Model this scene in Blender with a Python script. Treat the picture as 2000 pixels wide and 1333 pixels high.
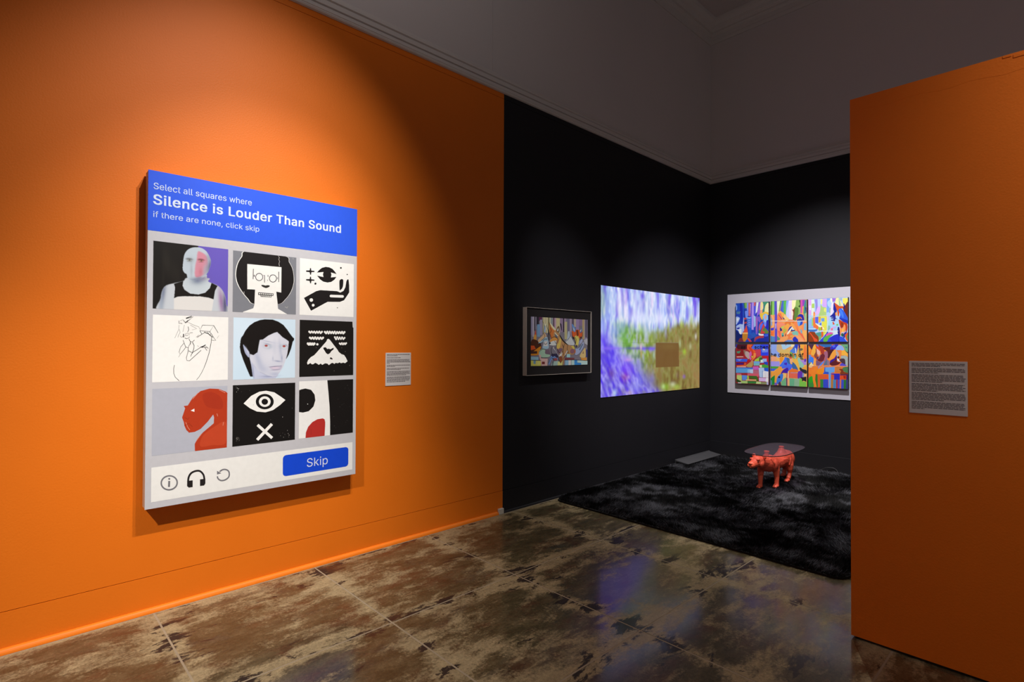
import bpy, bmesh, math, random
import numpy as np
from mathutils import Vector, Matrix

for o in list(bpy.data.objects):
    bpy.data.objects.remove(o, do_unlink=True)
SC = bpy.context.scene
COL = SC.collection
random.seed(7)
RNG = np.random.default_rng(11)

# ------------------------------------------------------------------ camera
# world: x = 0 is the long left wall, y = 0 the far wall, z = 0 the floor
F_PX, YAW, PITCH, ROLL = 1058.28, math.radians(-46.5967), math.radians(0.5852), math.radians(0.2237)
CAM = np.array([3.6117, -7.2468, 1.5])
_f = np.array([math.sin(YAW) * math.cos(PITCH), math.cos(YAW) * math.cos(PITCH), math.sin(PITCH)])
_r = np.array([math.cos(YAW), -math.sin(YAW), 0.0])
_u = np.cross(_r, _f)
R_, U_ = math.cos(ROLL) * _r + math.sin(ROLL) * _u, -math.sin(ROLL) * _r + math.cos(ROLL) * _u
cd = bpy.data.cameras.new('camera')
cam = bpy.data.objects.new('camera', cd)
COL.objects.link(cam)
cd.sensor_width = 36.0
cd.lens = 36.0 * F_PX / 2000.0
cd.clip_start, cd.clip_end = 0.05, 100
m = Matrix.Identity(4)
for i in range(3):
    m[i][0], m[i][1], m[i][2], m[i][3] = R_[i], U_[i], -_f[i], CAM[i]
cam.matrix_world = m
SC.camera = cam

# ------------------------------------------------------------------ world, lamps, exposure
SC.view_settings.view_transform = 'Standard'
SC.view_settings.look = 'None'
SC.view_settings.exposure = 0.0
SC.view_settings.gamma = 1.0
SC.view_settings.use_curve_mapping = False
w = bpy.data.worlds.new('gallery_ambient')
SC.world = w
w.use_nodes = True
w.node_tree.nodes['Background'].inputs[0].default_value = (1.0, 0.90, 0.89, 1)
w.node_tree.nodes['Background'].inputs[1].default_value = 0.125


def spot(name, loc, target, watts, cone, blend=1.0, col=(1, 1, 1), radius=0.03):
    ld = bpy.data.lights.new(name, 'SPOT')
    ld.energy, ld.color, ld.spot_size, ld.spot_blend, ld.shadow_soft_size = watts, col, math.radians(cone), blend, radius
    lo = bpy.data.objects.new(name, ld)
    COL.objects.link(lo)
    lo.location = loc
    lo.rotation_euler = (Vector(target) - Vector(loc)).to_track_quat('-Z', 'Y').to_euler()
    return lo


WARM = (1.0, 0.955, 0.915)
spot('track_or_fill_spot', (2.435, -5.953, 4.80), (0.0, -6.151, 1.917), 355, 57.4, 1.0, WARM, 0.02)
spot('track_or_fill_spot', (2.348, -5.628, 4.70), (0.0, -6.110, 1.287), 570, 44.2, 1.0, WARM, 0.02)
spot('track_or_fill_spot', (3.130, -9.325, 4.80), (0.0, -5.795, -1.073), 1160, 36.9, 1.0, WARM, 0.05)
spot('track_or_fill_spot', (1.80, -2.00, 4.45), (1.35, -0.65, 0.10), 800, 88, 1.0, (1.0, 0.96, 0.97), 0.02)
spot('track_or_fill_spot', (2.20, -3.60, 4.60), (1.32, -1.25, 0.20), 640, 26, 1.0, (1.0, 0.95, 0.9), 0.03)  # added to brighten the red figure from the front; no known fixture
spot('track_or_fill_spot', (2.10, -4.60, 4.80), (0.0, -2.85, 1.50), 330, 27, 1.0, WARM, 0.03)  # unseen spot added to lift the framed picture and black wall
spot('track_or_fill_spot', (1.80, -2.05, 4.45), (2.05, -3.25, 0.0), 170, 84, 1.0, (1.0, 0.93, 0.82), 0.02)  # second cone at the same lamp, added for its floor spill
spot('track_or_fill_spot', (4.90, -5.40, 4.60), (4.70, -4.03, 3.20), 360, 76, 1.0, WARM, 0.04)
spot('track_or_fill_spot', (2.40, -7.60, 5.30), (0.0, -6.00, 5.20), 90, 70, 1.0, WARM, 0.08)  # unseen uplight added to brighten the upper grey wall

# ------------------------------------------------------------------ helpers
def lin(c):
    c = c / 255.0
    return c / 12.92 if c <= 0.04045 else ((c + 0.055) / 1.055) ** 2.4


def rgb(h):
    h = h.lstrip('#')
    return tuple(lin(int(h[i:i + 2], 16)) for i in (0, 2, 4))


def ray(px, py):
    return _f + R_ * (px - 1000.0) / F_PX + U_ * (666.5 - py) / F_PX


class Plane:
    """a real upright wall plane; converts a spot seen in the photograph to (along, height) on it"""
    def __init__(self, axis, off):
        self.axis, self.off = axis, off            # axis 0: plane x = off, axis 1: plane y = off

    def at(self, px, py):
        v = ray(px, py)
        t = (self.off - CAM[self.axis]) / v[self.axis]
        p = CAM + v * t
        return (p[1 - self.axis], p[2])

    def world(self, a, z, d=0.0):
        s = 1 if self.axis == 0 else -1
        return (self.off + s * d, a, z) if self.axis == 0 else (a, self.off + s * d, z)


_mats = {}


def principled(name, color, rough=0.5, metal=0.0, spec=0.5):
    mt = bpy.data.materials.new(name)
    mt.use_nodes = True
    b = mt.node_tree.nodes['Principled BSDF']
    b.inputs['Base Color'].default_value = (*color, 1)
    b.inputs['Roughness'].default_value = rough
    b.inputs['Metallic'].default_value = metal
    b.inputs['Specular IOR Level'].default_value = spec
    return mt


def N(mt, typ, **kw):
    n = mt.node_tree.nodes.new(typ)
    for k, v in kw.items():
        if k in n.inputs.keys():
            n.inputs[k].default_value = v
        else:
            setattr(n, k, v)
    return n


def LK(mt, a, ai, b, bi):
    mt.node_tree.links.new(a.outputs[ai], b.inputs[bi])


def noise_mat(name, c0, c1, scale, rough=0.5, bump=0.0, bscale=200, spec=0.4, detail=4):
    mt = principled(name, c0, rough, 0, spec)
    b = mt.node_tree.nodes['Principled BSDF']
    g = N(mt, 'ShaderNodeNewGeometry')
    n = N(mt, 'ShaderNodeTexNoise', Scale=scale, Detail=detail)
    LK(mt, g, 'Position', n, 'Vector')
    mx = N(mt, 'ShaderNodeMix', data_type='RGBA')
    mx.inputs[6].default_value = (*c0, 1)
    mx.inputs[7].default_value = (*c1, 1)
    LK(mt, n, 'Fac', mx, 0)
    LK(mt, mx, 2, b, 'Base Color')
    if bump:
        n2 = N(mt, 'ShaderNodeTexNoise', Scale=bscale, Detail=3.0)
        LK(mt, g, 'Position', n2, 'Vector')
        bp = N(mt, 'ShaderNodeBump', Strength=bump, Distance=0.002)
        LK(mt, n2, 'Fac', bp, 'Height')
        LK(mt, bp, 'Normal', b, 'Normal')
    return mt


def paint(hexcol, illum=1.0, rough=0.45):
    """matt artist's paint with a slight brush mottle; illum = light level the colour was seen under"""
    key = (hexcol, illum, rough)
    if key not in _mats:
        c = tuple(min(0.9, v / illum) for v in rgb(hexcol))
        _mats[key] = noise_mat('paint_' + hexcol.strip('#'), tuple(v * 0.95 for v in c), tuple(min(0.92, v * 1.05) for v in c), 35, rough, spec=0.25)
    return _mats[key]


def obj(name, verts, faces, mats, parent=None, fmat=None, smooth=False, label=None):
    off = Vector(parent['_w']) if parent is not None and '_w' in parent else Vector((0, 0, 0))
    me = bpy.data.meshes.new(name)
    me.from_pydata([tuple(Vector(v) - off) for v in verts], [], faces)
    if not isinstance(mats, (list, tuple)):
        mats = [mats]
    for mm in mats:
        me.materials.append(mm)
    if fmat:
        me.polygons.foreach_set('material_index', fmat)
    if smooth:
        me.polygons.foreach_set('use_smooth', [True] * len(me.polygons))
    me.update()
    o = bpy.data.objects.new(name, me)
    COL.objects.link(o)
    if parent is not None:
        o.parent = parent
    if label:
        o['label'] = label
    o['_w'] = tuple(off)
    return o


def thing(name, label, cat, loc, group=None):
    o = bpy.data.objects.new(name, None)
    COL.objects.link(o)
    o.location = loc
    o.empty_display_size = 0.1
    o['_w'] = tuple(loc)
    o['label'], o['category'] = label, cat
    if group:
        o['group'] = group
    return o


def box_vf(x0, x1, y0, y1, z0, z1, base=0):
    v = [(x0, y0, z0), (x1, y0, z0), (x1, y1, z0), (x0, y1, z0), (x0, y0, z1), (x1, y0, z1), (x1, y1, z1), (x0, y1, z1)]
    f = [(0, 3, 2, 1), (4, 5, 6, 7), (0, 1, 5, 4), (1, 2, 6, 5), (2, 3, 7, 6), (3, 0, 4, 7)]
    return v, [tuple(i + base for i in q) for q in f]


class MB:
    def __init__(self):
        self.v, self.f, self.m = [], [], []

    def box(self, x0, x1, y0, y1, z0, z1, mi=0):
        v, f = box_vf(x0, x1, y0, y1, z0, z1, len(self.v))
        self.v += v
        self.f += f
        self.m += [mi] * 6
        return self

    def bevel_box(self, x0, x1, y0, y1, z0, z1, b=0.003, mi=0):
        bm = bmesh.new()
        v, f = box_vf(x0, x1, y0, y1, z0, z1)
        vs = [bm.verts.new(p) for p in v]
        for q in f:
            bm.faces.new([vs[i] for i in q])
        bmesh.ops.bevel(bm, geom=bm.edges[:], offset=b, segments=1, affect='EDGES')
        bm.verts.index_update()
        n = len(self.v)
        self.v += [tuple(p.co) for p in bm.verts]
        for q in bm.faces:
            self.f.append(tuple(n + p.index for p in q.verts))
            self.m.append(mi)
        bm.free()
        return self

    def extrude(self, rings, mi=0, closed=True):
        n, k = len(self.v), len(rings[0])
        for r in rings:
            self.v += [tuple(p) for p in r]
        for i in range(len(rings) - 1):
            for j in range(k if closed else k - 1):
                a, b = n + i * k + j, n + i * k + (j + 1) % k
                self.f.append((a, b, b + k, a + k))
                self.m.append(mi)
        if closed:
            self.f.append(tuple(n + j for j in reversed(range(k))))
            self.f.append(tuple(n + (len(rings) - 1) * k + j for j in range(k)))
            self.m += [mi, mi]
        return self

    def build(self, name, mats, parent=None, smooth=False, label=None):
        return obj(name, self.v, self.f, mats, parent, self.m, smooth, label)


def struct(o):
    o['kind'] = 'structure'
    return o


def smooth_closed(pts, n=5):
    P = np.array(pts, float)
    out = []
    k = len(P)
    for i in range(k):
        p0, p1, p2, p3 = P[i - 1], P[i], P[(i + 1) % k], P[(i + 2) % k]
        for t in np.linspace(0, 1, n, endpoint=False):
            out.append(tuple(0.5 * ((2 * p1) + (-p0 + p2) * t + (2 * p0 - 5 * p1 + 4 * p2 - p3) * t * t + (-p0 + 3 * p1 - 3 * p2 + p3) * t ** 3)))
    return out


def smooth_open(pts, n=5):
    P = [np.array(p, float) for p in pts]
    P = [2 * P[0] - P[1]] + P + [2 * P[-1] - P[-2]]
    out = []
    for i in range(1, len(P) - 2):
        p0, p1, p2, p3 = P[i - 1:i + 3]
        for t in np.linspace(0, 1, n, endpoint=False):
            out.append(tuple(0.5 * ((2 * p1) + (-p0 + p2) * t + (2 * p0 - 5 * p1 + 4 * p2 - p3) * t * t + (-p0 + 3 * p1 - 3 * p2 + p3) * t ** 3)))
    out.append(tuple(P[-2]))
    return out


def ell(cx, cy, rx, ry=None, n=28, rot=0.0):
    ry = rx if ry is None else ry
    c, s = math.cos(rot), math.sin(rot)
    return [(cx + rx * math.cos(a) * c - ry * math.sin(a) * s, cy + rx * math.cos(a) * s + ry * math.sin(a) * c)
            for a in [2 * math.pi * i / n for i in range(n)]]


def clip_rect(poly, a0, a1, z0, z1):
    def cut(P, inside, inter):
        out = []
        for i in range(len(P)):
            c, d = P[i], P[(i + 1) % len(P)]
            if inside(c):
                out.append(c)
                if not inside(d):
                    out.append(inter(c, d))
            elif inside(d):
                out.append(inter(c, d))
        return out
    for ax, val, sg in ((0, a0, 1), (0, a1, -1), (1, z0, 1), (1, z1, -1)):
        if not poly:
            break
        ins = lambda p: sg * (p[ax] - val) >= 0
        def inter(c, d):
            t = (val - c[ax]) / (d[ax] - c[ax])
            q = [c[0] + (d[0] - c[0]) * t, c[1] + (d[1] - c[1]) * t]
            q[ax] = val
            return tuple(q)
        poly = cut(poly, ins, inter)
    out = []
    for p in poly:
        if not out or abs(p[0] - out[-1][0]) + abs(p[1] - out[-1][1]) > 1e-6:
            out.append(p)
    return out


class Art:
    """flat painted shapes laid one over another on a wall plane, gathered into one mesh"""
    STEP = 0.00002

    def __init__(self, plane, crop, rect=None, illum=1.0, d0=0.0003, rough=0.45):
        self.pl, self.crop, self.rect, self.illum, self.rough = plane, crop, rect, illum, rough
        self.v, self.f, self.m, self.mats, self.d = [], [], [], [], d0

    def P(self, x, y):
        x0, y0, s = self.crop
        return self.pl.at(x0 + x * s, y0 + y * s)

    def _mi(self, col):
        mt = paint(col, self.illum, self.rough) if isinstance(col, str) else col
        if mt not in self.mats:
            self.mats.append(mt)
        return self.mats.index(mt)

    def plane_poly(self, col, pts2):
        if self.rect:
            pts2 = clip_rect(pts2, *self.rect)
        if len(pts2) < 3:
            return self
        n = len(self.v)
        self.d += self.STEP
        self.v += [self.pl.world(a, z, self.d) for a, z in pts2]
        self.f.append(tuple(range(n, n + len(pts2))))
        self.m.append(self._mi(col))
        return self

    def fill(self, col):
        a0, a1, z0, z1 = self.rect
        return self.plane_poly(col, [(a0, z0), (a1, z0), (a1, z1), (a0, z1)])

    def poly(self, col, pts, sm=False):
        if sm:
            pts = smooth_closed(pts)
        return self.plane_poly(col, [self.P(*p) for p in pts])

    def shape(self, col, pts):
        """blocks stay sharp, organic outlines are rounded"""
        n = len(pts)
        square = sum(min(abs(pts[i][0] - pts[i - 1][0]), abs(pts[i][1] - pts[i - 1][1])) <= 14 for i in range(n))
        return self.poly(col, pts, n >= 5 and square < 0.5 * n)

    def rectf(self, col, x0, y0, x1, y1):
        return self.poly(col, [(x0, y0), (x1, y0), (x1, y1), (x0, y1)])

    def line(self, col, pts, wd, sm=False):
        if sm:
            pts = smooth_open(pts)
        mi = self._mi(col)
        self.d += self.STEP
        L, Rr = [], []
        for i, p in enumerate(pts):
            a = np.array(pts[max(0, i - 1)], float)
            b = np.array(pts[min(len(pts) - 1, i + 1)], float)
            t = b - a
            t = t / (np.linalg.norm(t) + 1e-9)
            nn = np.array([-t[1], t[0]]) * wd / 2
            L.append(tuple(np.array(p) + nn))
            Rr.append(tuple(np.array(p) - nn))
        for i in range(len(pts) - 1):
            q = [self.P(*k) for k in (L[i], L[i + 1], Rr[i + 1], Rr[i])]
            if self.rect:
                q = clip_rect(q, *self.rect)
            if len(q) < 3:
                continue
            n = len(self.v)
            self.v += [self.pl.world(a, z, self.d) for a, z in q]
            self.f.append(tuple(range(n, n + len(q))))
            self.m.append(mi)
        return self

    def ring(self, col, inner, cx, cy, rx, ry, wd, rot=0.0):
        self.poly(col, ell(cx, cy, rx + wd / 2, ry + wd / 2, 36, rot))
        return self.poly(inner, ell(cx, cy, rx - wd / 2, ry - wd / 2, 36, rot))

    def build(self, name, parent, label=None):
        return obj(name, self.v, self.f, self.mats, parent, self.m, label=label)


# outlines of the grotesque letters used on the painted signs: advance width, contours (x, y, x, y, ...)
GLYPHS = {',':(188,[[38,-119,68,71,137,71,84,-119]]),'L':(393,[[60,0,60,509,125,509,125,57,361,57,361,0]]),'S':(447,[[224,-9,188,-7,156,-1,128,9,102,23,81,40,64,60,51,83,42,109,38,137,104,137,108,118,114,102,123,88,136,76,150,66,166,59,185,53,204,50,224,49,246,50,267,54,286,60,303,69,317,79,329,92,338,106,344,122,346,139,344,154,340,168,332,179,322,189,310,197,296,205,280,211,263,217,245,222,184,239,145,253,112,269,86,289,67,313,56,341,52,372,54,400,62,425,75,448,92,468,113,484,138,498,165,508,195,514,227,516,259,514,289,508,316,498,340,484,360,468,377,449,390,427,398,403,401,378,337,378,332,402,320,421,302,437,280,449,254,456,225,459,204,457,185,454,167,448,152,440,139,430,129,418,121,405,117,391,115,376,117,359,122,345,131,334,142,324,155,315,169,308,184,302,198,297,212,293,264,279,279,275,295,270,312,264,328,256,344,248,359,238,372,226,384,213,395,198,402,180,407,161,408,139,406,112,399,87,386,64,370,43,349,25,323,11,294,0,261,-7]]),'T':(449,[[32,452,32,509,417,509,417,452,257,452,257,0,193,0,193,452]]),'a':(389,[[160,-9,137,-7,115,-3,94,5,76,15,60,29,48,45,38,63,32,84,30,108,32,128,36,146,43,161,53,174,64,184,78,193,92,200,108,206,125,211,143,214,161,217,178,220,200,223,218,225,234,227,247,229,257,231,265,235,271,240,274,246,276,255,276,257,275,272,272,285,267,297,260,307,251,315,240,322,227,327,212,330,196,331,178,330,163,327,149,322,137,316,127,309,118,301,110,292,104,283,100,274,41,291,51,313,64,331,79,346,95,358,114,368,133,375,153,380,173,383,194,384,208,384,223,382,239,379,255,375,271,369,286,360,300,350,312,336,322,320,330,301,335,278,337,251,337,0,277,0,277,52,272,52,267,43,260,34,252,25,242,16,229,8,215,1,199,-4,181,-7],[170,45,192,47,211,51,228,59,242,68,254,80,263,93,270,108,274,122,276,138,276,190,272,187,267,184,259,182,251,180,241,178,231,176,221,174,210,173,200,171,175,168,161,166,147,163,134,159,122,153,112,147,103,139,97,130,93,118,92,105,93,93,96,82,102,72,109,64,119,57,130,52,142,48,156,46]]),'c':(396,[[207,-8,174,-5,144,3,117,16,93,35,72,58,56,85,44,116,37,150,34,187,37,225,44,260,56,291,72,318,93,341,117,360,144,374,174,382,207,384,226,384,243,381,260,377,276,371,291,364,305,356,318,346,330,335,340,322,349,308,356,293,362,277,303,262,300,272,295,281,290,289,284,297,278,304,270,311,261,316,252,321,242,325,231,328,220,329,207,330,184,328,163,321,145,310,130,296,118,278,108,258,102,236,98,212,96,187,98,163,102,139,108,117,118,97,130,80,145,66,163,55,184,49,207,46,220,47,232,49,243,52,253,55,262,60,271,66,279,73,285,80,292,89,297,98,301,107,304,117,363,102,357,86,350,70,341,56,331,43,319,32,306,21,292,12,277,5,261,-1,244,-5,226,-7]]),'d':(424,[[195,-8,165,-6,137,3,111,16,89,34,70,57,55,84,43,116,36,151,34,189,36,227,43,261,55,293,70,320,89,342,112,361,137,374,165,382,196,384,218,383,237,379,253,373,267,364,278,355,287,346,295,336,301,327,306,319,311,319,311,509,372,509,372,0,313,0,313,59,307,59,301,50,295,41,287,31,277,21,266,12,252,4,236,-3,217,-7],[205,47,226,49,246,55,263,65,278,78,290,95,299,115,306,138,310,162,312,189,310,216,306,241,300,263,290,282,278,299,263,312,246,322,227,328,205,330,182,328,162,322,145,311,130,298,118,281,108,261,102,239,98,215,96,189,98,163,102,139,109,117,118,97,130,80,145,66,162,55,182,49]]),'e':(404,[[212,-8,177,-5,145,3,117,16,92,35,72,58,56,85,44,116,37,150,34,187,36,224,44,258,55,290,71,317,91,340,115,359,142,373,172,382,205,384,226,383,246,380,266,374,285,366,303,355,319,341,334,324,347,305,357,282,365,256,370,227,371,194,371,169,75,169,75,221,338,221,310,202,308,226,304,248,298,269,288,286,277,301,263,314,246,323,227,328,205,330,183,328,164,323,146,313,131,301,119,286,109,270,102,251,97,231,96,211,96,178,98,151,102,127,110,106,121,88,135,73,151,61,169,53,190,48,212,46,227,47,241,49,254,53,265,58,276,65,285,73,294,82,300,93,306,105,365,91,358,72,348,55,335,39,320,26,302,14,283,4,261,-3,237,-7]]),'f':(254,[[228,379,228,327,6,327,6,379],[81,0,81,432,82,452,87,470,96,486,107,499,120,510,135,519,152,525,169,529,187,530,201,530,212,529,222,527,231,525,238,523,243,521,227,468,224,470,220,471,215,472,209,473,202,474,195,474,178,472,164,468,154,460,147,449,143,435,142,419,142,0]]),'h':(410,[[114,227,114,0,53,0,53,509,114,509,114,287,102,287,116,319,132,344,152,362,175,374,200,382,227,384,252,383,275,377,295,369,313,356,328,340,341,321,350,298,355,271,357,240,357,0,296,0,296,235,293,263,286,286,273,304,256,318,235,326,210,329,192,328,176,324,161,317,147,308,136,297,126,283,119,266,115,248]]),'i':(167,[[53,0,53,379,114,379,114,0],[84,443,73,444,63,448,54,455,47,463,43,472,41,483,43,494,47,504,54,512,63,518,73,522,84,524,95,522,105,518,114,512,121,504,125,494,126,483,125,472,121,463,114,455,105,448,95,444]]),'k':(381,[[110,137,110,212,121,212,284,379,360,379,184,199,177,199],[53,0,53,509,114,509,114,0],[294,0,148,186,191,229,372,0]]),'l':(189,[[139,-2,112,0,91,8,74,20,62,37,55,59,53,84,53,509,114,509,114,99,114,83,117,71,120,62,126,57,135,53,146,52,152,52,157,52,160,53,164,53,167,54,170,54,181,3,175,1,169,0,162,-1,154,-2,147,-2]]),'m':(610,[[53,0,53,379,112,379,112,295,108,295,114,314,122,331,132,346,144,358,158,368,172,376,187,382,203,385,219,386,245,383,268,375,287,361,303,342,314,320,321,295,312,295,318,312,326,329,337,343,350,356,364,366,381,375,398,381,417,385,437,386,458,385,478,380,497,372,514,361,529,346,541,328,550,307,555,283,557,255,557,0,496,0,496,254,493,279,485,298,473,313,456,323,438,329,419,330,402,329,387,326,374,320,363,312,353,302,345,290,340,277,336,263,335,247,335,0,274,0,274,260,272,280,265,297,253,311,238,322,220,328,199,330,185,329,171,326,158,320,145,312,135,302,126,289,119,274,115,257,114,238,114,0]]),'n':(410,[[114,227,114,0,53,0,53,379,112,379,112,287,102,287,116,319,132,344,152,362,175,374,200,382,227,384,252,383,275,377,295,369,313,356,328,340,341,321,350,298,355,271,357,240,357,0,296,0,296,235,293,263,286,286,273,304,256,318,235,326,210,329,192,328,176,324,161,317,147,308,136,297,126,283,119,266,115,248]]),'o':(415,[[207,-8,174,-5,144,3,117,16,93,35,72,58,56,85,44,116,37,150,34,187,37,225,44,260,56,291,72,318,93,341,117,360,144,374,174,382,207,384,241,382,271,374,299,360,323,341,343,318,359,291,371,260,379,225,381,187,379,150,371,116,359,85,343,58,323,35,299,16,271,3,241,-5],[207,46,231,49,252,55,270,66,285,80,298,97,307,117,314,139,318,163,319,187,318,212,314,236,307,258,298,278,285,296,270,310,252,321,231,328,207,330,184,328,163,321,145,310,130,296,118,278,108,258,102,236,98,212,96,187,98,163,102,139,108,117,118,97,130,80,145,66,163,55,184,49]]),'p':(424,[[53,-143,53,379,112,379,112,319,118,319,123,327,130,336,137,346,147,355,158,364,171,373,188,379,207,383,229,384,259,382,287,374,313,361,335,342,354,320,370,293,381,261,388,227,390,189,388,151,381,116,370,84,355,57,336,34,313,16,288,3,260,-6,229,-8,208,-7,189,-3,173,4,159,12,147,21,138,31,130,41,124,50,118,59,114,59,114,-143],[220,47,242,49,262,55,279,66,294,80,306,97,316,117,323,139,327,163,328,189,327,215,323,239,316,261,307,281,295,298,280,311,262,322,243,328,220,330,198,328,178,322,161,312,147,299,134,282,125,263,118,241,114,216,113,189,114,162,118,138,125,115,135,95,147,78,162,65,179,55,198,49]]),'q':(424,[[372,-143,311,-143,311,59,306,59,301,50,295,41,287,31,277,21,266,12,252,4,236,-3,217,-7,195,-8,165,-6,137,3,111,16,89,34,70,57,55,84,43,116,36,151,34,189,36,227,43,261,55,293,70,320,89,342,112,361,137,374,165,382,196,384,218,383,237,379,253,373,267,364,278,355,287,346,295,336,301,327,307,319,313,319,313,379,372,379],[205,47,226,49,246,55,263,65,278,78,290,95,299,115,306,138,310,162,312,189,310,216,306,241,300,263,290,282,278,299,263,312,246,322,227,328,205,330,182,328,162,322,145,311,130,298,118,281,108,261,102,239,98,215,96,189,98,163,102,139,109,117,118,97,130,80,145,66,162,55,182,49]]),'r':(259,[[53,0,53,379,112,379,112,321,115,321,124,339,137,354,152,367,171,377,191,383,213,385,218,385,223,385,229,384,243,384,243,322,241,323,236,324,230,324,223,325,215,326,207,326,190,324,174,321,159,315,146,306,135,296,126,284,119,269,115,254,114,237,114,0]]),'s':(365,[[182,-8,157,-7,133,-3,112,3,93,12,76,24,62,38,50,54,41,73,36,94,94,107,101,87,111,72,124,60,141,52,160,47,181,45,206,47,227,53,244,62,258,74,265,88,268,103,266,115,262,126,254,136,243,144,229,150,212,155,149,170,118,180,92,192,72,208,58,227,50,249,47,274,49,295,55,314,65,332,79,347,95,360,115,370,137,378,161,383,187,384,212,383,234,379,254,372,271,363,286,352,299,339,309,324,318,308,324,290,268,277,262,291,254,304,243,316,228,325,210,331,187,333,166,331,147,326,131,317,119,305,111,292,109,277,110,264,115,253,124,243,136,235,152,229,172,223,229,209,261,200,287,187,306,171,320,153,328,131,331,107,329,85,323,65,312,47,298,31,281,18,260,6,236,-2,210,-7]]),'t':(227,[[204,379,204,327,6,327,6,379],[65,471,126,471,126,98,127,83,130,70,136,61,144,55,156,51,170,50,175,50,180,50,185,51,191,52,197,53,202,54,213,2,207,0,200,-2,192,-3,184,-3,176,-4,168,-4,138,-1,113,7,92,21,77,41,68,64,65,93]]),'u':(410,[[182,-5,158,-3,135,2,115,11,97,23,82,39,69,59,60,82,54,109,53,139,53,379,114,379,114,144,116,117,124,94,137,75,154,61,175,53,200,50,218,51,234,55,249,62,263,71,274,83,283,97,290,113,295,132,296,153,296,379,357,379,357,0,298,0,298,92,307,92,294,60,277,35,257,17,234,5,209,-3]]),'w':(567,[[138,0,23,379,87,379,133,214,140,190,147,164,154,137,161,107,168,75,175,41,165,41,172,74,179,105,186,135,192,163,199,189,206,214,252,379,316,379,362,214,368,189,375,163,382,136,388,106,395,75,402,41,391,41,399,75,406,106,413,135,420,163,427,189,434,214,480,379,545,379,429,0,368,0,319,172,305,225,300,243,295,262,291,280,277,338,291,338,277,280,272,262,267,243,263,225,258,207,253,189,248,172,199,0]])}
CAP = max(GLYPHS['L'][1][0][1::2])


def text_words(s, plane, a0, a1, z, cap, mat_, parent, d, bold=0):
    """flat lettering, one mesh per word: baseline from a0 to a1 at height z, capitals 'cap' high"""
    pen, words, cur = 0, [], []
    for ch in s:
        if ch == ' ':
            words.append(cur)
            cur = []
            pen += 195 + bold
            continue
        adv, cons = GLYPHS[ch]
        cur += [[(pen + c[i], c[i + 1]) for i in range(0, len(c), 2)] for c in cons]
        pen += adv + bold * 1.6
    words.append(cur)
    lo = min(p[0] for w_ in words for c in w_ for p in c)
    hi = max(p[0] for w_ in words for c in w_ for p in c)
    sx, sz = (a1 - a0) / (hi - lo), cap / CAP
    def area(c):
        return sum(c[i - 1][0] * c[i][1] - c[i][0] * c[i - 1][1] for i in range(len(c))) / 2

    for w_ in words:
        outer = [c for c in w_ if area(c) * area(max(w_, key=lambda q: abs(area(q)))) > 0]
        co, fc = [], []
        for oc in outer:
            x0, x1 = min(p[0] for p in oc), max(p[0] for p in oc)
            group = [oc] + [c for c in w_ if c not in outer and x0 < c[0][0] < x1]
            cu = bpy.data.curves.new('tmp', 'CURVE')
            cu.dimensions, cu.fill_mode = '2D', 'BOTH'
            for c in group:
                sp = cu.splines.new('POLY')
                sp.points.add(len(c) - 1)
                for q, p in zip(sp.points, c):
                    q.co = (p[0] / 1000.0, p[1] / 1000.0, 0, 1)
                sp.use_cyclic_u = True
            to = bpy.data.objects.new('tmp', cu)
            COL.objects.link(to)
            me = bpy.data.meshes.new_from_object(to.evaluated_get(bpy.context.evaluated_depsgraph_get()))
            n0 = len(co)
            co += [(v.co.x * 1000, v.co.y * 1000) for v in me.vertices]
            fc += [tuple(i + n0 for i in p.vertices) for p in me.polygons]
            bpy.data.objects.remove(to, do_unlink=True)
            bpy.data.curves.remove(cu)
            bpy.data.meshes.remove(me)
        vs, fs = [], []
        for k_, (ox, oy) in enumerate([(0, 0)] if not bold else [(-bold, -bold * .5), (bold, -bold * .5), (-bold, bold * .5), (bold, bold * .5), (0, 0)]):
            n = len(vs)
            vs += [plane.world(a0 + (x + ox - lo) * sx, z + (y + oy) * sz, d + k_ * 0.00002) for x, y in co]
            fs += [tuple(i + n for i in q) for q in fc]
        obj('lettering', vs, fs, mat_, parent)


# --- soft painting / projection on a fine grid, colours kept as a mesh attribute
def blur(A, s):
    if s < 0.3:
        return A
    r = int(math.ceil(s * 2.5))
    k = np.exp(-0.5 * (np.arange(-r, r + 1) / s) ** 2)
    k /= k.sum()
    P = np.pad(A, ((r, r), (0, 0)), mode='edge')
    A = sum(k[i] * P[i:i + A.shape[0]] for i in range(2 * r + 1))
    P = np.pad(A, ((0, 0), (r, r)), mode='edge')
    return sum(k[i] * P[:, i:i + A.shape[1]] for i in range(2 * r + 1))


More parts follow.
